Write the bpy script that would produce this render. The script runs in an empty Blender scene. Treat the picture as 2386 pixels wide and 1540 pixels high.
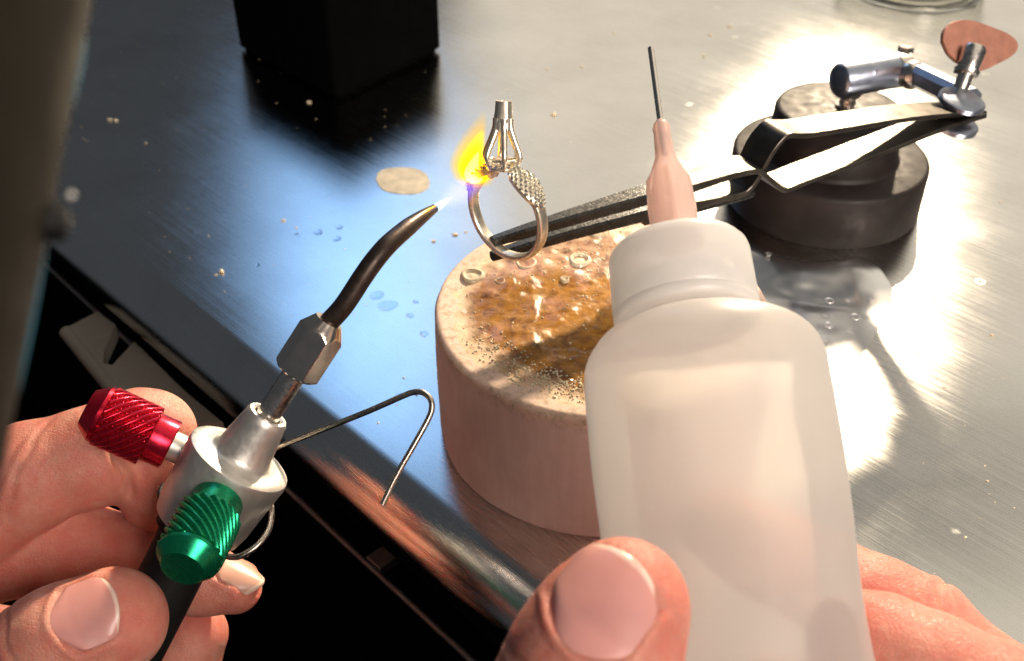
import bpy, math, random
import numpy as np
from mathutils import Vector, noise as mnoise

random.seed(7); rng = np.random.default_rng(7)
MM = 0.001                                   # everything below is written in millimetres

# ------------------------------------------------------------------ camera, world, lamps, exposure
SC = bpy.context.scene
COL = SC.collection
F, TH, HC, CX, CY = 2406.0, math.radians(38), 176.0, 1192.5, 770.0
cam_d = bpy.data.cameras.new('camera'); cam = bpy.data.objects.new('camera', cam_d); COL.objects.link(cam)
cam.location = (0, 0, HC*MM); cam.rotation_euler = (math.radians(90)-TH, 0, 0)
cam_d.sensor_width = 36; cam_d.lens = 36*F/2385; cam_d.clip_start = 0.01; cam_d.clip_end = 20
cam_d.dof.use_dof = True; cam_d.dof.focus_distance = 0.205; cam_d.dof.aperture_fstop = 27
SC.camera = cam
world = bpy.data.worlds.new('World'); SC.world = world; world.use_nodes = True
wb = world.node_tree.nodes['Background']; wb.inputs[0].default_value = (0.80, 0.88, 1.0, 1); wb.inputs[1].default_value = 0.07
SC.view_settings.view_transform = 'Standard'; SC.view_settings.look = 'None'; SC.view_settings.gamma = 1
SC.view_settings.exposure = 0.0

def area(name, loc, target, sx, sy, power, colour, shape='RECTANGLE', spread=180):
    d = bpy.data.lights.new(name, 'AREA'); d.shape = shape; d.size = sx*MM; d.size_y = sy*MM
    d.energy = power; d.color = colour; d.spread = math.radians(spread)
    o = bpy.data.objects.new(name, d); COL.objects.link(o); o.location = Vector(loc)*MM
    o.rotation_euler = (Vector(target)-Vector(loc)).to_track_quat('-Z', 'Y').to_euler()
    return o
# the bench lamp, behind on the right; the cool window behind on the left; added fill panels stand in for the lit room
area('bench_lamp', (345, 1000, 480), (0, 176, 36), 45, 45, 0.62, (1.0, 0.80, 0.56), 'DISK', 28)
area('cool_window', (-150, 900, 520), (-60, 200, 20), 215, 400, 0.56, (0.30, 0.56, 1.0))
area('warm_fill_right', (545, 1150, 420), (100, 180, 60), 1400, 760, 2.9, (1.0, 0.88, 0.71))  # added warm panel, brightens the right side of the bench
area('overhead_fill', (620, 420, 900), (560, 420, 0), 900, 1100, 3.0, (1.0, 0.88, 0.70))  # added overhead panel, gives the bench at right something bright to reflect
area('front_fill', (360, -340, 460), (190, 160, 40), 340, 340, 1.25, (1.0, 0.87, 0.77), 'DISK', 65)  # added soft fill from behind the camera

# ------------------------------------------------------------------ measuring helpers: photo direction + depth -> place
XA = np.array([1., 0, 0]); VA = np.array([0, math.cos(TH), -math.sin(TH)]); UA = np.array([0, math.sin(TH), math.cos(TH)])
CA = np.array([0, 0, HC])
def ray(px, py): return VA+(px-CX)/F*XA-(py-CY)/F*UA
def W(px, py, d): return CA+ray(px, py)*d
def Z(px, py, z):
    r = ray(px, py); return CA+r*(z-HC)/r[2]
def unit(v):
    v = np.asarray(v, float); return v/np.linalg.norm(v)
def frame(axis, hint=None):
    a = unit(axis)
    h = np.array([0, 0, 1.]) if hint is None else np.asarray(hint, float)
    if abs(a@unit(h)) > 0.97: h = np.array([1., 0, 0])
    u = unit(np.cross(h, a)); v = np.cross(a, u)
    return a, u, v

# ------------------------------------------------------------------ material helpers
class NT:
    def __init__(s, name):
        s.m = bpy.data.materials.new(name); s.m.use_nodes = True
        s.t = s.m.node_tree; s.n = s.t.nodes; s.l = s.t.links
        s.p = s.n.get('Principled BSDF'); s.out = s.n.get('Material Output')
        tc = s.n.new('ShaderNodeTexCoord'); mp = s.n.new('ShaderNodeMapping'); mp.inputs['Scale'].default_value = (1000,)*3
        s.l.new(tc.outputs['Object'], mp.inputs[0]); s.co = mp.outputs[0]; s.tc = tc
    def set(s, **k):
        for a, v in k.items():
            a = a.replace('_', ' ')
            s.p.inputs[a].default_value = (*v, 1) if isinstance(v, tuple) and len(v) == 3 and s.p.inputs[a].type == 'RGBA' else v
        return s
    def link(s, a, b): s.l.new(a, b); return s
    def mapped(s, scale=(1, 1, 1), rot=(0, 0, 0), loc=(0, 0, 0)):
        m = s.n.new('ShaderNodeMapping'); m.inputs['Scale'].default_value = scale; m.inputs['Rotation'].default_value = rot; m.inputs['Location'].default_value = loc
        s.l.new(s.co, m.inputs[0]); return m.outputs[0]
    def rotated(s, rot, scale):           # rotate first, then stretch
        m = s.n.new('ShaderNodeMapping'); m.inputs['Rotation'].default_value = rot; s.l.new(s.co, m.inputs[0])
        k = s.n.new('ShaderNodeVectorMath'); k.operation = 'MULTIPLY'; s.l.new(m.outputs[0], k.inputs[0]); k.inputs[1].default_value = scale
        return k.outputs[0]
    def noise(s, scale, detail=4, rough=0.55, co=None, dist=0):
        n = s.n.new('ShaderNodeTexNoise'); n.inputs['Scale'].default_value = scale; n.inputs['Detail'].default_value = detail
        n.inputs['Roughness'].default_value = rough; n.inputs['Distortion'].default_value = dist
        s.l.new(co or s.co, n.inputs['Vector']); return n.outputs['Fac']
    def voro(s, scale, feature='F1', co=None, rnd=1.0):
        n = s.n.new('ShaderNodeTexVoronoi'); n.feature = feature; n.inputs['Scale'].default_value = scale
        n.inputs['Randomness'].default_value = rnd
        s.l.new(co or s.co, n.inputs['Vector']); return n.outputs['Distance']
    def ramp(s, x, stops, interp='LINEAR'):
        r = s.n.new('ShaderNodeValToRGB'); cr = r.color_ramp; cr.interpolation = interp
        while len(cr.elements) < len(stops): cr.elements.new(0.5)
        for e, (p, c) in zip(cr.elements, stops):
            e.position = p; e.color = (*c, 1) if isinstance(c, tuple) else (c, c, c, 1)
        s.l.new(x, r.inputs[0]); return r.outputs[0]
    def mix(s, f, a, b, mode='MIX'):
        m = s.n.new('ShaderNodeMix'); m.data_type = 'RGBA'; m.blend_type = mode; m.clamp_factor = True
        for v, i in ((f, 0), (a, 6), (b, 7)):
            if hasattr(v, 'is_linked') or hasattr(v, 'links'): s.l.new(v, m.inputs[i])
            elif isinstance(v, tuple): m.inputs[i].default_value = (*v, 1)
            else: m.inputs[i].default_value = v if i == 0 else (v, v, v, 1)
        return m.outputs[2]
    def math(s, op, a, b=0.0, c=None, clamp=False):
        m = s.n.new('ShaderNodeMath'); m.operation = op; m.use_clamp = clamp
        for i, v in enumerate((a, b, c)):
            if v is None: continue
            if hasattr(v, 'links'): s.l.new(v, m.inputs[i])
            else: m.inputs[i].default_value = v
        return m.outputs[0]
    def bump(s, h, strength=0.5, dist_mm=0.2, base=None):
        b = s.n.new('ShaderNodeBump'); b.inputs['Strength'].default_value = strength; b.inputs['Distance'].default_value = dist_mm*MM
        s.l.new(h, b.inputs['Height'])
        if base is not None: s.l.new(base, b.inputs['Normal'])
        s.l.new(b.outputs[0], s.p.inputs['Normal']); s.nrm = b.outputs[0]; return b.outputs[0]
    def col(s, x): s.l.new(x, s.p.inputs['Base Color']); return s
    def rough(s, x): s.l.new(x, s.p.inputs['Roughness']); return s

MAT = {}
def simple(name, colour, rough=0.5, metal=0.0, var=0.12, scale=0.3, bump=0.0, bscale=2.0, bdist=0.1, **kw):
    t = NT(name).set(Roughness=rough, Metallic=metal, **kw)
    n = t.noise(scale, 5)
    lo = tuple(c*(1-var) for c in colour); hi = tuple(min(1, c*(1+var)) for c in colour)
    t.col(t.ramp(n, [(0.3, lo), (0.7, hi)]))
    t.rough(t.ramp(t.noise(scale*2.3, 4), [(0.3, max(0.02, rough*0.8)), (0.7, min(1, rough*1.2))]))
    if bump: t.bump(t.noise(bscale, 4), bump, bdist)
    MAT[name] = t.m; return t.m

def steel_bench():
    t = NT('brushed_bench_steel').set(Metallic=1.0)
    br = t.rotated((0, 0, math.radians(45)), (0.02, 2.2, 2.2))       # brushing runs along the bench edge
    fine = t.noise(1.0, 5, 0.7, br)
    blotch = t.noise(0.022, 5, 0.6)
    c = t.ramp(blotch, [(0.30, (0.64, 0.63, 0.60)), (0.72, (0.80, 0.79, 0.76))])
    c = t.mix(0.22, c, t.ramp(fine, [(0.3, (0.60, 0.59, 0.57)), (0.7, (0.92, 0.91, 0.88))]), 'MIX')
    # dried water rings and spatter: the metal itself is spotted
    wob = t.noise(0.5, 3)
    dv = t.math('ADD', t.voro(0.075), t.math('MULTIPLY', wob, 0.10))
    ring = t.ramp(dv, [(0.10, 0), (0.135, 1), (0.15, 0.9), (0.185, 0)])
    sel = t.ramp(t.noise(0.05, 2), [(0.52, 0), (0.60, 1)])
    ringm = t.math('MULTIPLY', ring, sel)
    c = t.mix(t.math('MULTIPLY', ringm, 0.18), c, (0.78, 0.74, 0.66))
    speck = t.ramp(t.voro(0.23), [(0.02, 1), (0.045, 0)])
    spsel = t.ramp(t.noise(0.11, 2), [(0.56, 0), (0.64, 1)])
    spm = t.math('MULTIPLY', speck, spsel)
    c = t.mix(t.math('MULTIPLY', spm, 0.35), c, (0.80, 0.72, 0.58))
    t.col(c)
    r = t.ramp(fine, [(0.25, 0.225), (0.75, 0.30)])
    r = t.math('ADD', r, t.math('MULTIPLY', t.math('ADD', ringm, spm), 0.07))
    r = t.math('ADD', r, t.ramp(t.noise(0.035, 5, 0.65), [(0.35, 0.0), (0.75, 0.035)]))
    b1 = t.bump(fine, 0.06, 0.05)
    nb = t.bump(t.noise(0.03, 2), 0.06, 0.6, b1)
    gl = t.n.new('ShaderNodeBsdfGlossy'); gl.distribution = 'BECKMANN'
    t.l.new(c, gl.inputs['Color']); t.l.new(r, gl.inputs['Roughness']); t.l.new(nb, gl.inputs['Normal'])
    t.l.new(gl.outputs[0], t.out.inputs[0]); t.n.remove(t.p)
    MAT['steel'] = t.m
steel_bench()

def block_mats():
    t = NT('pink_fired_ceramic').set(Roughness=0.85)
    n = t.noise(0.12, 6, 0.6)
    c = t.ramp(n, [(0.3, (0.66, 0.47, 0.425)), (0.7, (0.78, 0.60, 0.55))])
    # scuffed streaks round the side
    st = t.noise(0.35, 5, 0.7, t.mapped((1, 1, 0.15)))
    c = t.mix(0.35, c, t.ramp(st, [(0.35, (0.62, 0.44, 0.39)), (0.65, (0.80, 0.63, 0.57))]))
    # soot and scorch towards the rim of the top face (fired-on, patchy)
    sp = t.n.new('ShaderNodeSeparateXYZ'); t.l.new(t.co, sp.inputs[0])
    hi = t.math('SMOOTH_MIN', t.math('MULTIPLY', t.math('SUBTRACT', sp.outputs[2], 31.5), 0.35), 1.0, 0.2, clamp=True)
    ch = t.ramp(t.noise(0.55, 6, 0.7), [(0.47, 0), (0.66, 1)])
    c = t.mix(t.math('MULTIPLY', t.math('MULTIPLY', hi, ch), 0.75), c, (0.17, 0.115, 0.07))
    c = t.mix(t.math('MULTIPLY', hi, 0.35), c, (0.74, 0.54, 0.34))
    # thin dark hairline marks on the side
    hl = t.noise(0.8, 4, 0.7, t.mapped((0.35, 0.35, 2.2)))
    hm = t.ramp(hl, [(0.725, 0), (0.755, 1)])
    c = t.mix(t.math('MULTIPLY', hm, 0.8), c, (0.13, 0.08, 0.05))
    t.col(c); b = t.bump(t.noise(1.6, 6, 0.65), 0.35, 0.25)
    MAT['ceramic'] = t.m
    g = NT('burnt_flux_glaze').set(Coat_Weight=0.0)
    d = g.n.new('ShaderNodeVectorMath'); d.operation = 'LENGTH'
    sub = g.mapped((1, 1, 0), (0, 0, 0), (6.0, 12.0, 0)); g.l.new(sub, d.inputs[0])
    rad = g.math('ADD', d.outputs['Value'], g.math('MULTIPLY', g.math('SUBTRACT', g.noise(0.09, 4), 0.5), 26))
    am = g.ramp(g.noise(0.16, 6, 0.65, dist=1.2), [(0.30, (0.07, 0.024, 0.004)), (0.42, (0.22, 0.09, 0.013)), (0.58, (0.36, 0.17, 0.028)), (0.78, (0.44, 0.20, 0.06))])
    rim = g.ramp(g.noise(0.25, 6, 0.7), [(0.32, (0.10, 0.055, 0.03)), (0.47, (0.38, 0.215, 0.12)), (0.62, (0.56, 0.36, 0.23)), (0.8, (0.42, 0.20, 0.16))])
    f = g.math('MULTIPLY', g.math('SUBTRACT', rad, 24), 0.2, clamp=True)
    c = g.mix(f, am, rim)
    d2 = g.n.new('ShaderNodeVectorMath'); d2.operation = 'LENGTH'; g.l.new(g.mapped((1, 1, 0)), d2.inputs[0])
    r2 = g.math('ADD', d2.outputs['Value'], g.math('MULTIPLY', g.math('SUBTRACT', g.noise(0.14, 5), 0.5), 14))
    pale = g.ramp(g.noise(0.35, 6, 0.7), [(0.30, (0.42, 0.27, 0.15)), (0.42, (0.72, 0.52, 0.34)), (0.7, (0.80, 0.62, 0.45))])
    c = g.mix(g.math('MULTIPLY', g.math('SUBTRACT', r2, 28.5), 0.22, clamp=True), c, pale)
    pk = g.ramp(g.noise(0.12, 4), [(0.55, 0), (0.68, 1)])
    c = g.mix(g.math('MULTIPLY', pk, 0.30), c, (0.55, 0.27, 0.24))
    so = g.ramp(g.noise(0.30, 6, 0.8), [(0.55, 0), (0.66, 1)])
    c = g.mix(g.math('MULTIPLY', so, 0.6), c, (0.075, 0.05, 0.035))
    g.col(c)
    g.rough(g.math('ADD', g.ramp(g.noise(0.2, 4), [(0.35, 0.05), (0.65, 0.26)]), g.math('MULTIPLY', g.math('SUBTRACT', r2, 27), 0.07, clamp=True)))
    b = g.bump(g.noise(0.7, 5, 0.6), 0.35, 0.4)
    g.bump(g.noise(3.0, 3, 0.6), 0.22, 0.12, b); g.set(Specular_IOR_Level=0.35)
    MAT['glaze'] = g.m
    k = NT('glassy_flux_bead').set(Roughness=0.06, Base_Color=(0.80, 0.68, 0.48), Transmission_Weight=0.15, IOR=1.6)
    MAT['bead'] = k.m
block_mats()

def skin_mat(name, dark, mid, lite, pink, sss=0.55):
    t = NT(name).set(Roughness=0.48, Subsurface_Weight=sss, Subsurface_Scale=2.8*MM, Specular_IOR_Level=0.35)
    t.p.inputs['Subsurface Radius'].default_value = (1.0, 0.28, 0.14)
    n = t.noise(0.10, 5, 0.6)
    c = t.ramp(n, [(0.28, dark), (0.5, mid), (0.72, lite)])
    c = t.mix(t.math('MULTIPLY', t.ramp(t.noise(0.22, 6, 0.7), [(0.42, 0), (0.66, 1)]), 0.75), c, pink)
    c = t.mix(t.math('MULTIPLY', t.ramp(t.noise(1.3, 3), [(0.62, 0), (0.75, 1)]), 0.22), c, lite)
    fa = t.n.new('ShaderNodeAttribute'); fa.attribute_name = 'flush'
    c = t.mix(t.math('MULTIPLY', fa.outputs['Fac'], 0.38), c, (0.60, 0.13, 0.10))
    t.col(c)
    t.rough(t.ramp(t.noise(0.6, 4), [(0.3, 0.38), (0.7, 0.62)]))
    w = t.noise(0.55, 3, 0.5)
    v = t.n.new('ShaderNodeTexVoronoi'); v.feature = 'DISTANCE_TO_EDGE'; v.inputs['Scale'].default_value = 1.15
    wv = t.n.new('ShaderNodeVectorMath'); wv.operation = 'ADD'; t.l.new(t.co, wv.inputs[0])
    nc = t.n.new('ShaderNodeTexNoise'); nc.inputs['Scale'].default_value = 0.7; t.l.new(t.co, nc.inputs[0]); t.l.new(nc.outputs['Color'], wv.inputs[1])
    t.l.new(wv.outputs[0], v.inputs['Vector'])
    cells = t.ramp(v.outputs['Distance'], [(0.0, 0.0), (0.16, 1.0)])
    b = t.bump(cells, 0.45, 0.12)
    t.bump(t.noise(0.45, 6, 0.65), 0.5, 0.40, b)
    MAT[name] = t.m
skin_mat('skin', (0.46, 0.17, 0.12), (0.58, 0.26, 0.19), (0.69, 0.37, 0.285), (0.55, 0.15, 0.115))

def nail_mat(name, bed, edge):
    t = NT(name).set(Roughness=0.32, Subsurface_Weight=0.2, Subsurface_Scale=1.0*MM, Specular_IOR_Level=0.5)
    t.p.inputs['Subsurface Radius'].default_value = (1.0, 0.35, 0.25)
    uv = t.n.new('ShaderNodeSeparateXYZ'); t.l.new(t.tc.outputs['UV'], uv.inputs[0])
    wob = t.math('MULTIPLY', t.math('SUBTRACT', t.noise(0.5, 3), 0.5), 0.05)
    vv = t.math('ADD', uv.outputs[1], wob)
    c = t.ramp(vv, [(0.0, tuple(min(1, x*1.12) for x in bed)), (0.22, tuple(min(1, x*1.16) for x in bed)), (0.34, bed), (0.935, bed), (0.955, edge), (1.0, edge)])
    c = t.mix(0.30, c, t.ramp(t.noise(0.25, 4), [(0.3, tuple(x*0.85 for x in bed)), (0.7, tuple(min(1, x*1.15) for x in bed))]))
    t.col(c)
    ridg = t.n.new('ShaderNodeTexNoise'); ridg.inputs['Scale'].default_value = 1.0
    cm = t.n.new('ShaderNodeVectorMath'); cm.operation = 'MULTIPLY'; t.l.new(t.tc.outputs['UV'], cm.inputs[0]); cm.inputs[1].default_value = (26, 1.2, 1); t.l.new(cm.outputs[0], ridg.inputs[0])
    t.bump(ridg.outputs['Fac'], 0.12, 0.12)
    MAT[name] = t.m
nail_mat('nail', (0.60, 0.28, 0.25), (0.82, 0.66, 0.55))
nail_mat('nail_pale', (0.58, 0.33, 0.25), (0.78, 0.60, 0.46))

def plastic_mats():
    # cloudy squeeze-bottle polyethylene: light soaks through, shapes behind show blurred
    def cloudy(name, colour, see, gloss_rough=0.22, trans=0.55):
        t = NT(name); t.n.remove(t.p)
        tr = t.n.new('ShaderNodeBsdfTranslucent'); di = t.n.new('ShaderNodeBsdfDiffuse'); rf = t.n.new('ShaderNodeBsdfRefraction'); gl = t.n.new('ShaderNodeBsdfGlossy')
        var = t.noise(0.05, 4)
        c = t.ramp(var, [(0.3, tuple(x*0.95 for x in colour)), (0.7, colour)])
        for b in (tr, di): t.l.new(c, b.inputs['Color'])
        rf.inputs['IOR'].default_value = 1.03; rf.inputs['Roughness'].default_value = 0.70; rf.inputs['Color'].default_value = (*[min(1, x*1.08) for x in colour], 1)
        gl.inputs['Roughness'].default_value = gloss_rough; gl.inputs['Color'].default_value = (1, 1, 1, 1)
        m1 = t.n.new('ShaderNodeMixShader'); m1.inputs[0].default_value = trans; t.l.new(di.outputs[0], m1.inputs[1]); t.l.new(tr.outputs[0], m1.inputs[2])
        m2 = t.n.new('ShaderNodeMixShader'); m2.inputs[0].default_value = see; t.l.new(m1.outputs[0], m2.inputs[1]); t.l.new(rf.outputs[0], m2.inputs[2])
        fr = t.n.new('ShaderNodeFresnel'); fr.inputs['IOR'].default_value = 1.45
        m3 = t.n.new('ShaderNodeMixShader'); t.l.new(t.math('MULTIPLY', fr.outputs[0], 0.7), m3.inputs[0]); t.l.new(m2.outputs[0], m3.inputs[1]); t.l.new(gl.outputs[0], m3.inputs[2])
        bp = t.n.new('ShaderNodeBump'); bp.inputs['Strength'].default_value = 0.12; bp.inputs['Distance'].default_value = 0.3*MM
        t.l.new(t.noise(0.25, 3), bp.inputs['Height']); t.l.new(bp.outputs[0], gl.inputs['Normal'])
        t.l.new(m3.outputs[0], t.out.inputs[0]); MAT[name] = t.m
    cloudy('bottle_plastic', (0.95, 0.935, 0.91), 0.36, 0.34, 0.70)
    cloudy('cap_plastic', (0.96, 0.95, 0.935), 0.15, 0.30, 0.6)
    cloudy('pink_hub', (0.98, 0.76, 0.70), 0.32, 0.12)
    t = NT('clear_film'); t.n.remove(t.p)
    tp = t.n.new('ShaderNodeBsdfTransparent'); gl = t.n.new('ShaderNodeBsdfGlossy'); gl.inputs['Roughness'].default_value = 0.22; df = t.n.new('ShaderNodeBsdfDiffuse'); df.inputs['Color'].default_value = (0.9, 0.88, 0.85, 1)
    fr = t.n.new('ShaderNodeFresnel'); fr.inputs['IOR'].default_value = 1.6
    m0 = t.n.new('ShaderNodeMixShader'); m0.inputs[0].default_value = 0.62; t.l.new(tp.outputs[0], m0.inputs[1]); t.l.new(df.outputs[0], m0.inputs[2])
    m1 = t.n.new('ShaderNodeMixShader'); t.l.new(t.math('MULTIPLY_ADD', fr.outputs[0], 1.0, 0.30, clamp=True), m1.inputs[0]); t.l.new(m0.outputs[0], m1.inputs[1]); t.l.new(gl.outputs[0], m1.inputs[2])
    t.l.new(m1.outputs[0], t.out.inputs[0]); MAT['film'] = t.m
    g = NT('clear_glass').set(Roughness=0.04, Transmission_Weight=1.0, IOR=1.45, Base_Color=(0.93, 0.92, 0.86)); MAT['glass'] = g.m
    w = NT('wet_drop').set(Roughness=0.03, Transmission_Weight=1.0, IOR=1.2, Base_Color=(0.88, 0.91, 0.95)); MAT['drop'] = w.m
plastic_mats()

simple('aluminium', (0.64, 0.615, 0.57), 0.42, 0.85, 0.10, 0.35, 0.2, 2.0, 0.06)
simple('chrome', (0.66, 0.62, 0.57), 0.28, 1.0, 0.08, 0.4)
simple('nut_metal', (0.80, 0.70, 0.62), 0.20, 1.0, 0.05, 0.2)
simple('burnt_steel', (0.055, 0.04, 0.033), 0.40, 0.75, 0.5, 0.35, 0.35, 1.5, 0.12)
simple('red_anodised', (0.50, 0.012, 0.035), 0.26, 0.85, 0.10, 0.4)
simple('green_anodised', (0.010, 0.30, 0.135), 0.28, 0.85, 0.10, 0.4)
simple('black_grip', (0.006, 0.006, 0.006), 0.62, 0.0, 0.3, 0.5, 0.2, 2.0, 0.1, Specular_IOR_Level=0.3)
simple('wire', (0.42, 0.38, 0.33), 0.30, 1.0, 0.15, 0.6)
simple('tweezer_steel', (0.095, 0.085, 0.072), 0.42, 1.0, 0.30, 0.12, 0.12, 1.2, 0.05)
simple('sooty_steel', (0.012, 0.011, 0.009), 0.27, 0.0, 0.6, 0.4, 0.5, 1.4, 0.15)
simple('cast_iron', (0.014, 0.010, 0.009), 0.55, 0.0, 0.35, 0.12, 0.3, 0.9, 0.12, Specular_IOR_Level=0.25)
simple('blued_steel', (0.27, 0.30, 0.37), 0.36, 1.0, 0.15, 0.2)
simple('copper_plate', (0.44, 0.20, 0.14), 0.42, 0.55, 0.14, 0.3, 0.25, 1.3, 0.1)
simple('black_card', (0.0016, 0.0016, 0.0017), 0.8, 0.0, 0.2, 0.1, Specular_IOR_Level=0.02)
simple('shade_black', (0.004, 0.004, 0.004), 0.95, 0.0, 0.3, 0.02, Specular_IOR_Level=0.02)  # near-black colour stands in for shade under the bench
simple('grey_board', (0.13, 0.12, 0.10), 0.7, 0.0, 0.10, 0.08, 0.2, 0.8, 0.1)
simple('tray_metal', (0.22, 0.21, 0.20), 0.5, 0.6, 0.15, 0.1)
simple('arm_brown', (0.015, 0.0125, 0.008), 0.7, 0.0, 0.25, 0.05, 0.2, 0.5, 0.2, Specular_IOR_Level=0.15)
simple('cyan_rimlight', (0.015, 0.17, 0.27), 0.3, 0.0, 0.15, 0.1)  # colour of the blue rim light put along the arm
simple('ring_silver', (0.90, 0.81, 0.67), 0.33, 0.9, 0.14, 0.8, 0.4, 2.0, 0.08)
simple('pave_stone', (0.82, 0.78, 0.68), 0.10, 0.8, 0.25, 1.5)
simple('flux_crust', (0.76, 0.62, 0.50), 0.45, 0.0, 0.15, 0.8, 0.6, 2.5, 0.3, Subsurface_Weight=0.2, Subsurface_Scale=0.001)
simple('dried_flux', (0.47, 0.42, 0.33), 0.7, 0.0, 0.25, 0.22, 0.2, 1.0, 0.1)
simple('crumb', (0.72, 0.60, 0.42), 0.6, 0.0, 0.3, 0.6)
simple('white_plastic', (0.72, 0.70, 0.64), 0.4, 0.0, 0.05, 0.2)

# ------------------------------------------------------------------ object helpers
def thing(name, label, cat, loc=(0, 0, 0), group=None):
    o = bpy.data.objects.new(name, None); COL.objects.link(o); o.empty_display_size = 0.01
    o.location = Vector(loc)*MM; o['label'] = label; o['category'] = cat
    if group: o['group'] = group
    return o
def wloc(o):
    v = np.zeros(3)
    while o is not None: v = v+np.array(o.location)/MM; o = o.parent
    return v
def obj(name, vf, mat, parent=None, loc=None, smooth=True, sharp=38, label=None, cat=None, kind=None, group=None, uv=None):
    v, f = vf; v = np.asarray(v, float)
    base = wloc(parent) if parent is not None else np.zeros(3)
    if loc is None and parent is None: loc = v.mean(0)*np.array([1, 1, 0])+np.array([0, 0, v[:, 2].min()])
    at = base if loc is None else np.asarray(loc, float)
    me = bpy.data.meshes.new(name); me.from_pydata(((v-at)*MM).tolist(), [], f); me.validate(); me.update()
    if smooth:
        me.polygons.foreach_set('use_smooth', np.ones(len(me.polygons), bool))
        if sharp: me.set_sharp_from_angle(angle=math.radians(sharp))
    if uv is not None:
        ul = me.uv_layers.new(name='UVMap'); li = np.zeros(len(me.loops), int); me.loops.foreach_get('vertex_index', li)
        ul.data.foreach_set('uv', np.asarray(uv)[li].ravel())
    me.materials.append(MAT[mat])
    o = bpy.data.objects.new(name, me); COL.objects.link(o)
    o.parent = parent; o.location = Vector(at-base)*MM
    if label: o['label'] = label
    if cat: o['category'] = cat
    if kind: o['kind'] = kind
    if group: o['group'] = group
    return o
def merge(*vfs):
    V, Fs, n = [], [], 0
    for v, f in vfs:
        V.append(np.asarray(v, float)); Fs += [[i+n for i in q] for q in f]; n += len(v)
    return np.vstack(V), Fs
def lathe(profile, origin, axis, segs=48, rfun=None, hint=None, closed_ends=True):
    a, u, w = frame(axis, hint); o = np.asarray(origin, float)
    th = np.linspace(0, 2*math.pi, segs, endpoint=False); V = []; Fs = []
    for s, r in profile:
        for t in th:
            rr = r if rfun is None else rfun(s, r, t)
            V.append(o+a*s+(u*math.cos(t)+w*math.sin(t))*rr)
    n = len(profile)
    for i in range(n-1):
        for j in range(segs):
            k = (j+1) % segs; Fs.append([i*segs+j, i*segs+k, (i+1)*segs+k, (i+1)*segs+j])
    if closed_ends:
        Fs.append(list(range(segs))[::-1]); Fs.append([(n-1)*segs+j for j in range(segs)])
    return np.array(V), Fs
def catmull(pts, n=8):
    p = np.asarray(pts, float); p = np.vstack([2*p[0]-p[1], p, 2*p[-1]-p[-2]]); out = []
    for i in range(1, len(p)-2):
        for t in np.linspace(0, 1, n, endpoint=False):
            a, b, c, d = p[i-1:i+3]
            out.append(0.5*((2*b)+(-a+c)*t+(2*a-5*b+4*c-d)*t*t+(-a+3*b-3*c+d)*t**3))
    out.append(p[-2]); return np.array(out)
def tube(pts, radii, segs=20, caps=True, round_end=False):
    p = np.asarray(pts, float); n = len(p); r = np.broadcast_to(np.asarray(radii, float), (n,))
    T = np.gradient(p, axis=0); T /= np.linalg.norm(T, axis=1)[:, None]
    u = unit(np.cross(T[0], [0.31, 0.2, 0.93])); V = []; Fs = []
    for i in range(n):
        u = unit(u-T[i]*(u@T[i])); w = np.cross(T[i], u)
        for j in range(segs):
            t = 2*math.pi*j/segs; V.append(p[i]+(u*math.cos(t)+w*math.sin(t))*r[i])
    for i in range(n-1):
        for j in range(segs):
            k = (j+1) % segs; Fs.append([i*segs+j, i*segs+k, (i+1)*segs+k, (i+1)*segs+j])
    if caps: Fs.append(list(range(segs))[::-1]); Fs.append([(n-1)*segs+j for j in range(segs)])
    return np.array(V), Fs
def strip(path, wid, thick, wdir, bev=0.18):
    """flat bar swept along a path: rectangle (with small corner cuts) of width wid along wdir"""
    p = np.asarray(path, float); n = len(p); wid = np.broadcast_to(wid, (n,)); thick = np.broadcast_to(thick, (n,))
    T = np.gradient(p, axis=0); T /= np.linalg.norm(T, axis=1)[:, None]; wd = unit(wdir); V = []; Fs = []
    for i in range(n):
        nn = unit(np.cross(T[i], wd)); a, b = wid[i]/2, thick[i]/2; c = min(bev, a*0.5, b*0.5)
        for x, y in ((-a+c, -b), (a-c, -b), (a, -b+c), (a, b-c), (a-c, b), (-a+c, b), (-a, b-c), (-a, -b+c)):
            V.append(p[i]+wd*x+nn*y)
    for i in range(n-1):
        for j in range(8):
            k = (j+1) % 8; Fs.append([i*8+j, i*8+k, (i+1)*8+k, (i+1)*8+j])
    Fs.append(list(range(8))[::-1]); Fs.append([(n-1)*8+j for j in range(8)])
    return np.array(V), Fs
def prism(poly, z0, z1, bev=0.0):
    """vertical prism from a plan polygon (counter-clockwise), optional chamfered top"""
    poly = np.asarray(poly, float); n = len(poly); c = poly.mean(0)
    lv = [(z0, 0.0), (z1-bev, 0.0)]+([(z1, bev)] if bev else [])
    V = []
    for z, b in lv:
        for q in poly:
            d = q-c; L = np.linalg.norm(d); V.append([*(c+d*(1-b/L)), z])
    Fs = []
    for i in range(len(lv)-1):
        for j in range(n):
            k = (j+1) % n; Fs.append([i*n+j, i*n+k, (i+1)*n+k, (i+1)*n+j])
    Fs.append(list(range(n))[::-1]); Fs.append([(len(lv)-1)*n+j for j in range(n)])
    return np.array(V), Fs
def ico(center, r, sub=1, squash=(1, 1, 1), jit=0.0):
    import bmesh
    bm = bmesh.new(); bmesh.ops.create_icosphere(bm, subdivisions=sub, radius=1.0)
    v = np.array([x.co[:] for x in bm.verts]); f = [[q.index for q in p.verts] for p in bm.faces]; bm.free()
    v = v*(1+jit*rng.standard_normal((len(v), 1)))
    return v*r*np.asarray(squash)+np.asarray(center), f

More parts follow.
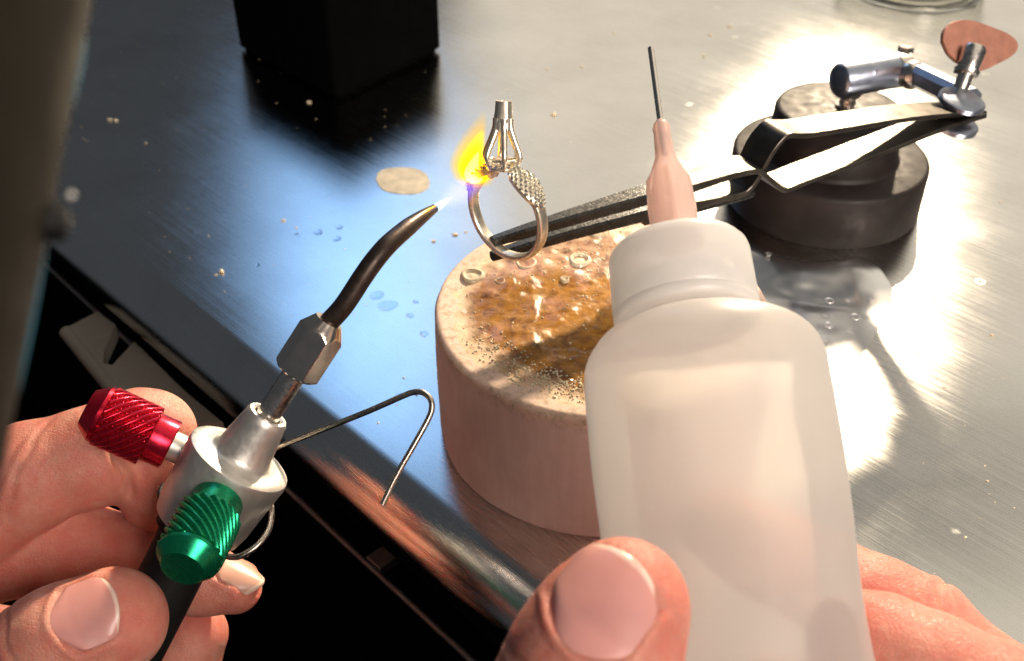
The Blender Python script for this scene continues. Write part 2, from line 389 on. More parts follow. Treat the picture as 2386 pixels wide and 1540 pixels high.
# ================================================================== THE BENCH
E1 = np.array([1, -1, 0])/math.sqrt(2); NI = np.array([1, 1, 0])/math.sqrt(2)     # along the front edge / inwards
def bench():
    n0, r = 104.5, 12.0
    prof = [(1500, 0), (700, 0), (400, 0), (250, 0), (160, 0), (120, 0), (n0, 0)]
    for k in range(1, 15):
        t = k/14*math.pi/2; prof.append((n0-r*math.sin(t), -r+r*math.cos(t)))
    prof += [(n0-r, -15.0), (n0-r+0.6, -16.2), (n0-r+2.2, -16.6), (n0+6, -16.6), (1500, -16.6)]
    ss = np.linspace(-1500, 1500, 31); V = []; Fs = []; m = len(prof)
    for s in ss:
        for n, z in prof: V.append(E1*s+NI*n+np.array([0, 0, z]))
    for i in range(len(ss)-1):
        for j in range(m-1): Fs.append([i*m+j, i*m+j+1, (i+1)*m+j+1, (i+1)*m+j])
    obj('bench_top', (np.array(V), Fs), 'steel', loc=(0, 0, 0), sharp=60, kind='structure')
bench()
# floor and cabinet coloured near-black for the shade below the bench, with the grey board and the tray lip that show under its edge
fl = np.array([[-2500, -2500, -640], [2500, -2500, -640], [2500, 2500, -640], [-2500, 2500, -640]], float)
obj('floor', (fl, [[0, 1, 2, 3]]), 'shade_black', loc=(0, 0, -640), kind='structure')
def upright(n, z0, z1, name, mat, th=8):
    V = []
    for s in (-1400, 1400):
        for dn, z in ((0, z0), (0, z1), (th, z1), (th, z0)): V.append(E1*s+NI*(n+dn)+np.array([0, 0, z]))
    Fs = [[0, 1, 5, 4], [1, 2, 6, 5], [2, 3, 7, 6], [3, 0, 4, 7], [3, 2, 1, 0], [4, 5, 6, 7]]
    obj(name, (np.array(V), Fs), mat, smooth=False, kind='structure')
upright(150, -630, -17.5, 'cabinet_front', 'shade_black')
def under_bench():
    g = [(228, 725), (151, 765), (215, 846), (269, 908), (330, 985), (520, 985), (427, 908), (330, 812), (312, 796), (262, 850), (240, 846), (243, 815), (269, 756)]
    zt = -24.0
    poly = [Z(x, y, zt)[:2] for x, y in g]
    poly = [poly[0], poly[1], poly[2], poly[3], poly[4], poly[5], poly[6], poly[7], poly[8], poly[9], poly[10], poly[11], poly[12]]
    a = sum(poly[i][0]*poly[(i+1) % 13][1]-poly[(i+1) % 13][0]*poly[i][1] for i in range(13))
    if a < 0: poly = poly[::-1]
    t = thing('drawer_board', 'grey notched board below the rolled bench edge at left', 'board', (-120, 245, zt-5))
    obj('board', prism(poly, zt-5, zt, 0.0), 'grey_board', t, smooth=False)
    p0, p1 = np.array([*Z(151, 765, zt)[:2], zt-2]), np.array([*Z(330, 985, zt)[:2], zt-2])
    obj('edge_band', tube([p0+(0, 0, .5), (p0+p1)/2+(0, 0, .5), p1+(0, 0, .5)], 2.2, 12), 'grey_board', t)
    z = -45.0
    q0, q1 = Z(600, 1075, z), Z(1160, 1596, z)
    t2 = thing('catch_tray', 'dark catch tray lip running in the black gap below the bench', 'tray', q0)
    d = unit(q1-q0); a0, a1 = q0-d*150, q1+d*200
    obj('lip', tube(np.linspace(a0, a1, 9), 0.85, 10), 'tray_metal', t2)
    side = strip(np.linspace(a0-(0, 0, 9.0), a1-(0, 0, 9.0), 9)+NI*0.5, 16, 0.8, (0, 0, 1))
    obj('tray_side', side, 'shade_black', t2)
    b = Z(880, 1312, z)
    obj('bracket', prism([b[:2]+E1[:2]*x+NI[:2]*y for x, y in ((-3, -1.5), (3, -1.5), (3, 9), (-3, 9))], z-1.5, z+1.5, 0.3), 'tray_metal', t2, smooth=False)
under_bench()

# ================================================================== BLACK BOX
def black_box():
    f0, f1, f2 = Z(785, 236, 0)[:2], Z(1030, 120, 0)[:2], Z(556, 116, 0)[:2]
    f3 = f1+f2-f0
    poly = []
    cs = [f0, f1, f3, f2]
    for i in range(4):
        p, a, b = cs[i], cs[i-1], cs[(i+1) % 4]
        for t in np.linspace(0, 1, 5):
            r = 3.0
            u = unit(a-p)*r; v = unit(b-p)*r
            poly.append(p+u*(1-t)**2+v*t**2)
    t = thing('black_box', 'plain black box standing on the bench behind the flame', 'box', (*((f0+f3)/2), 0))
    obj('body', prism(poly, 2.2, 44, 0.6), 'black_card', t, sharp=50)
    c = np.mean(poly, axis=0)
    obj('foot_plinth', prism([c+(q-c)*0.955 for q in poly], 0.05, 2.2), 'black_card', t, sharp=50)
black_box()

# ================================================================== SOLDERING BLOCK
BC = np.array([20.5, 188.5, 0.0]); BR, BH = 38.2, 36.0
def solder_block():
    t = thing('soldering_block', 'round pink ceramic soldering block crusted with burnt amber flux', 'soldering block', BC)
    prof = [(0.02, BR-1.2), (0.5, BR-0.6), (1.4, BR-0.2)]+[(z, BR) for z in np.linspace(3, BH-2, 12)]
    for k in range(0, 9):
        a = k/8*math.pi/2; prof.append((BH-1.4+1.4*math.sin(a), BR-1.6+1.6*math.cos(a)))
    prof += [(BH-0.1, BR-8), (BH-0.3, 12)]
    def wob(s, r, th):
        return r+0.25*mnoise.noise(Vector((math.cos(th)*2.2, math.sin(th)*2.2, s*0.10)))-0.55*max(0.0, mnoise.noise(Vector((math.cos(th)*7, math.sin(th)*7, s*0.3+3)))-0.25)*(1 if s > BH-3 else 0.15)+0.10*mnoise.noise(Vector((math.cos(th)*9, math.sin(th)*9, s*0.5+7)))
    obj('body', lathe(prof, BC, (0, 0, 1), 144, wob), 'ceramic', t, sharp=60)
    # melted flux sheet on top: a real, uneven skin
    R, na, nr = 36.3, 180, 64; V = []; Fs = []
    def hgt(x, y):
        r = math.hypot(x, y)
        h = 0.30+0.40*mnoise.noise(Vector((x*0.10, y*0.10, 1.3)))+0.30*mnoise.noise(Vector((x*0.35, y*0.35, 4.1)))+0.08*mnoise.noise(Vector((x*1.1, y*1.1, 9.1)))
        crystals = max(0.0, mnoise.noise(Vector((x*0.08+3, y*0.08, 2.2)))+0.25)*(0.5 if (x > 3 or y < -14) else 0.12)
        h += crystals*abs(mnoise.noise(Vector((x*1.9, y*1.9, 0.3))))*1.8
        h += 0.25*math.exp(-((r-24)/5.0)**2)-0.45*math.exp(-(((x-1)**2+(y+5)**2)/170.0))
        return BH-0.15+max(0.04, h)*min(1.0, max(0, (R-r)/7.0))**1.0+0.02-(0.12 if r > R-0.6 else 0)
    for i in range(nr+1):
        r = R*i/nr
        for j in range(na):
            a = 2*math.pi*j/na; rr = r*(1+0.03*mnoise.noise(Vector((math.cos(a)*2, math.sin(a)*2, 5)))*(i/nr))
            x, y = rr*math.cos(a), rr*math.sin(a); V.append([BC[0]+x, BC[1]+y, hgt(x, y)])
    for i in range(nr):
        for j in range(na):
            k = (j+1) % na; Fs.append([i*na+j, (i+1)*na+j, (i+1)*na+k, i*na+k])
    g = obj('flux_glaze', (np.array(V), Fs), 'glaze', t, sharp=None, label='glossy amber burnt flux melted over the top of the block')
    # burst bubbles of glass: rings with a domed middle
    for x, y, d in ((1100, 640, 34), (1225, 612, 33), (1350, 604, 33), (1392, 540, 30), (1290, 560, 18), (1165, 655, 16), (1315, 650, 14)):
        c = Z(x, y, BH+0.5); rr = d*0.5*227/F*1.9
        rr *= 0.8; prof = [(-0.4, rr*1.2), (-0.05, rr*1.12), (0.22, rr*1.02), (0.28, rr*0.9), (0.1, rr*0.78), (-0.3, rr*0.68), (-0.35, rr*0.5), (-0.1, rr*0.3), (-0.05, 0.05)]
        obj('flux_bubble', lathe(prof, c, (0, 0, 1), 28, lambda s, r, th: r*(1+0.06*math.sin(3*th+rr))), 'bead', g)
    # sugar-like crystals, far too many and small to pick apart
    bits = []
    for k in range(1500):
        zone = rng.random()
        if zone < 0.45: a = rng.normal(-1.9, 0.42); r = rng.normal(29.5, 2.2)
        elif zone < 0.85: a = rng.normal(0.75, 0.75); r = rng.normal(19, 6.0)
        else: a = rng.uniform(0, 6.28); r = 34*math.sqrt(rng.random())
        r = min(abs(r), 33.6)
        x, y = r*math.cos(a), r*math.sin(a)
        bits.append(ico((BC[0]+x, BC[1]+y, hgt(x, y)+0.06), rng.uniform(0.10, 0.34), 1, (1, 1, 0.7), 0.14))
    obj('flux_crystals', merge(*bits), 'bead', g, smooth=False, kind='stuff')
solder_block()

# ================================================================== THIRD HAND: stand, jointed arm, cross-lock tweezers
SB = np.array([102., 296., 0.])
def third_hand():
    t = thing('third_hand_stand', 'black two-tier iron base with jointed steel arm and reddish thumbscrew plate', 'third hand', SB)
    R1, h1, R2, h2 = 31.0, 17.5, 20.3, 33.0
    p1 = [(0.05, R1-0.6), (0.8, R1), (h1-1.2, R1-0.3), (h1-0.3, R1-0.8), (h1, R1-1.8), (h1-0.1, R2-4)]
    b = obj('base_disc', lathe(p1, SB, (0, 0, 1), 96), 'cast_iron', t, sharp=50)
    p2 = [(h1-0.1, R2+1.2), (h1+0.5, R2+0.5), (h1+1.5, R2+0.2), (h2-1.4, R2-0.6), (h2-0.3, R2-1.2), (h2, R2-2.3), (h2-0.15, 3)]
    obj('upper_tier', lathe(p2, SB, (0, 0, 1), 80), 'cast_iron', t, sharp=50)
    pb = Z(1972, 246, h2); pb[2] = h2
    stud = obj('post', lathe([(-0.4, 3.6), (0.6, 3.6), (0.9, 2.6), (2.5, 2.3), (3.5, 3.4), (5, 4.2), (6.5, 4.2), (8, 3.2), (9, 1.0)], pb, (0, 0, 1), 28), 'chrome', t)
    # slotted barrel lying across the post
    z = 44.0
    c0, c1 = Z(1950, 190, z), Z(2112, 160, z); ax = unit(c1-c0); L = np.linalg.norm(c1-c0)
    bp = [(-0.2, 1.5), (0, 4.0), (0.6, 4.9), (1.2, 5.2), (L*0.80, 5.2), (L*0.81, 4.9), (L-0.5, 4.9), (L, 4.2), (L+0.1, 1.0)]
    bar = obj('barrel', lathe(bp, c0, ax, 40), 'blued_steel', t)
    obj('collar', lathe([(0, 3.0), (0.2, 5.35), (4.4, 5.35), (5.2, 4.6), (5.3, 1)], c0+ax*(L*0.8), ax, 40), 'aluminium', bar)
    sc = c0+ax*(L*0.42)+unit(-VA)*5.0
    obj('screw', lathe([(-0.5, 1.5), (0.15, 1.5), (0.35, 1.1), (0.36, 0.1)], sc, -VA, 20), 'blued_steel', bar)
    nb = Z(2122, 148, z)
    obj('end_nut', lathe([(0, 1.6), (0.3, 2.4), (1.8, 2.4), (2.1, 1.8)], c1+np.array([-1, 2, 4.2]), (0.1, 0.2, 1), 6), 'chrome', bar, sharp=20)
    # link bar from barrel to clamp
    l0, l1 = Z(2130, 172, 45), Z(2262, 236, 49)
    lk = obj('link_bar', strip(np.linspace(l0, l1, 8), 6.0, 6.5, np.cross(unit(l1-l0), (0, 0, 1)), 2.0), 'blued_steel', t)
    obj('pivot_ball', ico(l0+np.array([-0.8, 0, -0.4]), 4.4, 3), 'chrome', lk)
    k0 = Z(2240, 262, 46)
    jaw = []
    wd = unit(np.cross(VPN, (0, 0, 1)))
    for s, off in ((1, 3.3), (-1, -3.6)):
        jaw = lathe([(-1.2, 0.5), (-1.1, 5.6), (-0.6, 6.3), (0.6, 6.3), (1.1, 5.6), (1.2, 0.5)], VPX(2232, 262)+np.array([0, 0, off]), (0.15, -0.1, 1), 28)
        obj('clamp_jaw', jaw, 'blued_steel', t)
    # thumbscrew standing up out of the clamp, with the flat rounded-triangle plate behind it
    s0, s1 = Z(2238, 205, 53), Z(2272, 108, 62)
    sa = unit(s1-s0); Ls = np.linalg.norm(s1-s0)
    st = obj('thumbscrew', lathe([(-5, 2.0), (0, 2.0), (1, 2.1), (Ls*0.30, 2.1), (Ls*0.33, 3.3), (Ls*0.42, 3.5), (Ls*0.45, 2.9), (Ls*0.9, 3.3), (Ls*0.98, 2.9), (Ls, 2.0), (Ls+0.1, 0.2)], s0, sa, 32), 'chrome', t)
    d = np.linalg.norm(s1-CA)*0+ (s1-CA)@VA+3.5
    out = [(2196, 95), (2199, 72), (2215, 53), (2242, 46), (2275, 50), (2320, 66), (2352, 80), (2370, 97), (2371, 115), (2355, 132), (2322, 150), (2296, 161), (2272, 163), (2238, 148), (2210, 124)]
    oc = catmull(np.array(out+[out[0]], float), 4)[:-1]
    nrm = unit(-VA+0.25*XA+0.1*UA)
    ctr = W(2283, 105, d)
    front = []
    for x, y in oc:
        r_ = ray(x, y); tt = ((ctr-CA)@nrm)/(r_@nrm); front.append(CA+r_*tt)
    front = np.array(front); n = len(front)
    V = []
    for off, sh in ((0.0, 0.985), (-0.25, 1.0), (-1.2, 1.0), (-1.4, 0.985)):
        for q in front: V.append(ctr+(q-ctr)*sh+nrm*off)
    Fs = [[i*n+j, (i+1)*n+j, (i+1)*n+(j+1) % n, i*n+(j+1) % n] for i in range(3) for j in range(n)]
    Fs += [list(range(n)), [3*n+j for j in range(n)][::-1]]
    obj('thumbscrew_plate', (np.array(V), Fs), 'copper_plate', t, label='flat reddish rounded-triangle thumb plate')

# the tweezers lie in one upright plane running from the ring back to the clamp
T0 = np.array([-3.1, 186.0]); T1 = np.array([130.0, 264.0])
TD = unit(T1-T0); VPN = np.array([-TD[1], TD[0], 0.0])
def VPX(px, py, off=0.0):
    r = ray(px, py); o = np.array([T0[0], T0[1], 0])+VPN*off
    return CA+r*(((o-CA)@VPN)/(r@VPN))
def tweezers():
    A = [(1146, 563), (1330, 506), (1500, 455), (1600, 425), (1690, 394), (1738, 384), (1752, 389), (1778, 411), (1795, 424), (1812, 425), (1860, 406), (1950, 372), (2060, 330), (2150, 295), (2235, 268), (2270, 258)]
    B = [(1146, 597), (1330, 540), (1500, 492), (1600, 466), (1700, 440), (1722, 428), (1740, 404), (1770, 345), (1795, 312), (1812, 300), (1835, 300), (1870, 298), (1960, 284), (2060, 268), (2150, 258), (2235, 254), (2270, 252)]
    t = thing('tweezers', 'long cross-locking steel tweezers with sooty black tips gripping the ring', 'tweezers', (*T0, 40))
    def leaf(px, off, tipw):
        p = np.array([VPX(x, y, off) for x, y in px])
        q = catmull(p, 5); s = np.concatenate([[0], np.cumsum(np.linalg.norm(np.diff(q, axis=0), axis=1))])
        wid = np.interp(s, [0, 12, 45, 66, 80, 120, 200], [tipw, 3.0, 5.6, 7.8, 8.8, 8.8, 7.4])
        th = np.interp(s, [0, 8, 40, 60, 75, 200], [2.0, 2.5, 2.9, 1.7, 1.3, 1.2])
        return q, s, wid, th
    for px, off, tw in ((A, -0.8, 2.2), (B, 0.5, 2.1)):
        q, s, wid, th = leaf(px, off, tw)
        k = np.searchsorted(s, 50.0)
        wd = -VPN
        obj('leaf', strip(q[k-1:], wid[k-1:], th[k-1:], wd), 'tweezer_steel', t, sharp=30)
        obj('tip', strip(q[:k], wid[:k], th[:k]*1.05, wd, 0.5), 'sooty_steel', t, sharp=30, label='sooty black tip')
    g0 = np.array([VPX(x, y, 0.9) for x, y in ((1490, 506), (1620, 474), (1725, 446), (1742, 441))])
    obj('grip_pad', strip(catmull(g0, 4), 5.6, np.interp(np.arange(13), [0, 10, 12], [2.3, 2.3, 1.2]), -VPN, 0.9), 'sooty_steel', t)
tweezers()
third_hand()

# ================================================================== RING
RC = W(1181, 497, 213.0)
def ring():
    t = thing('ring', 'silver engagement ring with open pronged head and beaded shoulders, held in the flame', 'ring', RC)
    ro = math.radians(48); e2 = unit(UA-0.12*XA-0.55*VA); e1 = unit(XA*math.cos(ro)-VA*math.sin(ro)); e1 = unit(e1-e2*(e1@e2)); n = np.cross(e1, e2)
    R = 9.7
    def pt(a, dr=0.0, dn=0.0): return RC+(e1*math.cos(a)+e2*math.sin(a))*(R+dr)+n*dn
    # band: D-shaped wire, wider at the shoulders
    A = np.linspace(math.radians(58), math.radians(58-296), 90)
    V = []; Fs = []; S = 14
    for a in A:
        up = max(0.0, math.sin(a)); w = 1.35+0.4*up**2; h = 0.72+0.15*up
        rad = e1*math.cos(a)+e2*math.sin(a)
        for j in range(S):
            th = 2*math.pi*j/S; cx, cy = math.cos(th), math.sin(th)
            cx = math.copysign(abs(cx)**0.7, cx); cy = math.copysign(abs(cy)**0.7, cy)
            V.append(pt(a)+rad*h*cx+n*w*cy)
    m = len(A)
    for i in range(m-1):
        for j in range(S):
            k = (j+1) % S; Fs.append([i*S+j, i*S+k, (i+1)*S+k, (i+1)*S+j])
    Fs += [list(range(S))[::-1], [(m-1)*S+j for j in range(S)]]
    obj('band', (np.array(V), Fs), 'ring_silver', t, sharp=50)
    # shoulders: paved leaf-shaped plates on either side of the head
    for sgn, a0 in ((1, 52), (-1, 128)):
        V = []; Fs = []; nu, nv = 14, 9
        stones = []
        for i in range(nu):
            u = i/(nu-1); a = math.radians(a0+sgn*(18-52*u)); wid = 2.5*math.sin(math.pi*min(1, 0.18+0.80*u))**0.8+0.25
            for j in range(nv):
                v = j/(nv-1)*2-1
                bul = 0.9*(1-v*v*0.6)
                V.append(pt(a, 0.25+bul, v*wid))
                if i % 2 == 0 and j % 2 == 0 or (i % 2 == 1 and j % 2 == 1):
                    stones.append(ico(pt(a, 0.42+bul, v*wid*0.92), 0.44, 1, (1, 1, 1), 0.10))
        off = len(V)
        for i in range(nu):
            u = i/(nu-1); a = math.radians(a0+sgn*(18-52*u)); wid = (2.5*math.sin(math.pi*min(1, 0.18+0.80*u))**0.8+0.25)*0.8
            for j in range(nv): V.append(pt(a, -0.85, (j/(nv-1)*2-1)*wid))
        for i in range(nu-1):
            for j in range(nv-1):
                q = [i*nv+j, i*nv+j+1, (i+1)*nv+j+1, (i+1)*nv+j]; Fs.append(q); Fs.append([x+off for x in q[::-1]])
        edge = [j for j in range(nv)]+[i*nv+nv-1 for i in range(1, nu)]+[(nu-1)*nv+j for j in range(nv-2, -1, -1)]+[i*nv for i in range(nu-2, 0, -1)]
        for x, y in zip(edge, edge[1:]+edge[:1]): Fs.append([y, x, x+off, y+off])
        sh = obj('shoulder', (np.array(V), Fs), 'ring_silver', t, sharp=45)
        obj('pave_stones', merge(*stones), 'pave_stone', sh, smooth=False, kind='stuff')
    # head: tall crown of prongs that meet in a tube at the top
    hb = RC+e2*(R-0.2); hd = unit(UA-0.30*VA+0.03*XA)
    a_, u_, v_ = frame(hd, n)
    tube_top = 13.6
    prof_o = [(8.0, 2.1), (9.2, 2.0), (11.5, 1.70), (tube_top, 1.6), (tube_top, 1.2), (11.0, 1.15), (8.4, 1.3)]
    obj('head_tube', lathe(prof_o, hb, hd, 28, lambda s, r, th: r*(1+0.06*math.cos(6*th)*(1 if s < 11 else 0.4)), closed_ends=False), 'ring_silver', t, sharp=45)
    for k in range(6):
        th = 2*math.pi*k/6+0.35; dr = u_*math.cos(th)+v_*math.sin(th)
        pts = catmull([hb+hd*0.2+dr*2.6, hb+hd*2.0+dr*3.6, hb+hd*3.2+dr*3.75, hb+hd*5.8+dr*2.6, hb+hd*8.3+dr*1.6, hb+hd*10.2+dr*1.40], 4)
        obj('prong', tube(pts, np.interp(np.linspace(0, 1, len(pts)), [0, .4, 1], [0.62, 0.60, 0.85]), 10), 'ring_silver', t)
    for rr, s, th_ in ((2.75, 0.4, 0.55), (2.9, 1.9, 0.38)):
        ang = np.linspace(0, 2*math.pi, 33)
        obj('gallery_ring', tube([hb+hd*s+(u_*math.cos(x)+v_*math.sin(x))*rr for x in ang], th_, 8), 'ring_silver', t)
    beads = [ico(hb+hd*0.9+(u_*math.cos(x)+v_*math.sin(x))*3.1, 0.5, 1, (1, 1, 1), 0.15) for x in np.linspace(0, 2*math.pi, 16, endpoint=False)]
    obj('bead_row', merge(*beads), 'pave_stone', t, smooth=False, kind='stuff')
    # pinkish flux crust left inside the shoulders and where the tweezers bite
    for a, dr, r in ((48, -1.2, 1.1), (58, -1.3, 0.9), (104, -1.0, 0.8), (113, -1.1, 0.9), (240, 0.4, 0.9)):
        c = pt(math.radians(a), dr)
        v, f = ico(c, r, 3)
        v = c+(v-c)*np.array([[1+0.25*mnoise.noise(Vector(q)*0.9)] for q in v])
        obj('flux_crust', (v, f), 'flux_crust', t, sharp=None)
ring()

# ================================================================== TORCH
BT = W(563, 1062, 202.0)                              # centre of the body's front face
TA = unit(math.cos(math.radians(10))*(0.565*XA+0.825*UA)-math.sin(math.radians(10))*VA)
def torch():
    t = thing('gas_torch', 'small gas torch with red and green valve knobs and bent black tip', 'torch', BT-TA*30)
    # cast aluminium body with a tapered snout
    bp = [(-17.5, 5.0), (-17.3, 8.0), (-16.6, 9.0), (-14, 9.6), (-6, 10.2), (-1.6, 10.6), (-0.6, 10.4), (-0.1, 9.6), (0, 8.6), (0.05, 6.6), (0.5, 5.9), (1.4, 5.5), (4, 5.15), (8.6, 4.35), (9.5, 4.25), (10.1, 3.9), (10.2, 3.2), (9.8, 2.7), (8.6, 2.6)]
    body = obj('body', lathe(bp, BT, TA, 72), 'aluminium', t, sharp=40)
    obj('neck_tube', lathe([(8.8, 2.35), (22, 2.35), (22.1, 1)], BT, TA, 32), 'chrome', t)
    # hexagon nut with turned (conical) ends
    h0, Lh, rin = 20.0, 12.5, 4.05
    hx = lambda th: rin/math.cos(((th+0.25) % (math.pi/3))-math.pi/6)
    ro = rin/math.cos(math.pi/6)
    def rf(s, r, th):
        x = s-h0
        lim = min(3.55+x*1.9, 2.75+(Lh-x)*0.62, 99)
        return min(hx(th), lim) if r > 3 else r
    hp = [(h0, 2.5)]+[(h0+x, 9) for x in np.concatenate([np.linspace(0.001, 0.9, 5), np.linspace(1.4, 7.0, 6), np.linspace(7.5, Lh, 14)])]+[(h0+Lh, 2.1)]
    obj('hex_nut', lathe(hp, BT, TA, 120, rf), 'nut_metal', t, sharp=22)
    # blackened bent tip
    st = BT+TA*31.5
    p = [st, W(800, 713, 195.5), W(843, 648, 195.0), W(872, 607, 195.2), W(905, 569, 197.0), W(950, 530, 201.5), W(985, 504, 206), W(1012, 486, 210)]
    q = catmull(p, 6); m = len(q); s = np.linspace(0, 1, m)
    r = np.interp(s, [0, .4, .55, .72, .9, 1], [1.95, 1.95, 1.92, 1.75, 1.2, 0.88])
    tv = tube(q, r, 28)
    dirn = unit(q[-1]-q[-2])
    obj('tip', tv, 'burnt_steel', t, sharp=50)
    obj('tip_mouth', lathe([(0.0, 0.90), (0.25, 0.8), (0.26, 0.45), (-0.3, 0.4)], q[-1], dirn, 20), 'burnt_steel', t)
    # valve knobs: ribbed barrels with a spiral knurl, each with a silver stem
    def knob(name, mat, base, dr, stem, label):
        dr = unit(dr); L = 20.0
        prof = [(stem, 4.6), (stem+0.3, 5.0), (stem+4.0, 5.0), (stem+4.2, 5.1)]
        k0 = stem+4.4
        prof += [(k0+x, 6.1) for x in np.linspace(0, 9.4, 72)]
        prof += [(k0+9.5, 5.55), (k0+9.7, 5.8), (k0+10.4, 5.8), (k0+10.6, 5.6), (k0+12.8, 4.0), (k0+13.0, 3.85), (k0+13.05, 3.3), (k0+12.95, 0.3)]
        def kn(s, r, th):
            if k0-0.001 <= s <= k0+9.41:
                x = (s-k0); g = abs(math.sin(9*(th+x*0.21)))
                return r-0.75*(1-g)**1.3
            return r
        k = obj(name, lathe(prof, base, dr, 176, kn), mat, t, sharp=35, label=label)
        obj('stem', lathe([(-4.0, 3.0), (stem-0.3, 3.0), (stem+0.4, 3.0)], base, dr, 28), 'aluminium', k)
    rb = BT-TA*5.0
    gd = unit(-0.12*XA-0.55*UA-0.83*VA); rd = unit(-0.86*XA+0.44*UA-0.22*VA)
    knob('valve_knob', 'red_anodised', W(418, 1046, 205), rd, 1.7, 'red anodised knurled valve knob')
    knob('valve_knob', 'green_anodised', W(510, 1160, 195.5), gd, 0.8, 'green anodised knurled valve knob')
    # black grip sleeve down through the hand
    hp = [BT-TA*15, BT-TA*19, W(425, 1285, 205), W(365, 1405, 206), W(300, 1535, 208), W(215, 1720, 212), W(120, 1960, 222)]
    q = catmull(hp, 6)
    r = np.interp(np.linspace(0, 1, len(q)), [0, .1, .2, .3, 1], [7.6, 7.4, 6.6, 6.2, 6.0])
    gr = obj('grip', tube(q, r, 32), 'black_grip', t)
    for i in range(5):
        obj('grip_rib', lathe([(-.35, 6.6), (-.2, 7.6), (.2, 7.6), (.35, 6.6)], q[4]+(q[7]-q[4])*(i/5)-0, unit(q[7]-q[4]), 32, closed_ends=False), 'black_grip', gr)
    # bent wire rest wrapped round the body
    wp = [W(505, 1098, 216), W(580, 1068, 214), W(650, 1040, 211), W(760, 997, 207), W(860, 957, 204), W(935, 924, 202), W(962, 914, 201.5), W(984, 914, 201), W(1001, 928, 200.5), W(1006, 948, 200.2), W(998, 975, 200), W(965, 1035, 199), W(925, 1105, 198), W(890, 1176, 197)]
    obj('wire_rest', tube(catmull(wp, 6), 0.60, 12), 'wire', t, label='thin bent steel wire rest')
    lp = [W(395, 1250, 199), W(378, 1190, 203), W(372, 1150, 206), W(380, 1130, 209)]
    obj('wire_wrap', tube(catmull(lp, 6), 0.5, 10), 'black_grip', t)
    lp2 = [W(590, 1165, 212), W(618, 1162, 207), W(632, 1185, 204), W(628, 1228, 202), W(606, 1264, 200), W(575, 1288, 199), W(545, 1298, 199), W(500, 1290, 201)]
    obj('wire_loop', tube(catmull(lp2, 6), 0.62, 12), 'wire', t)
    return q
torch()

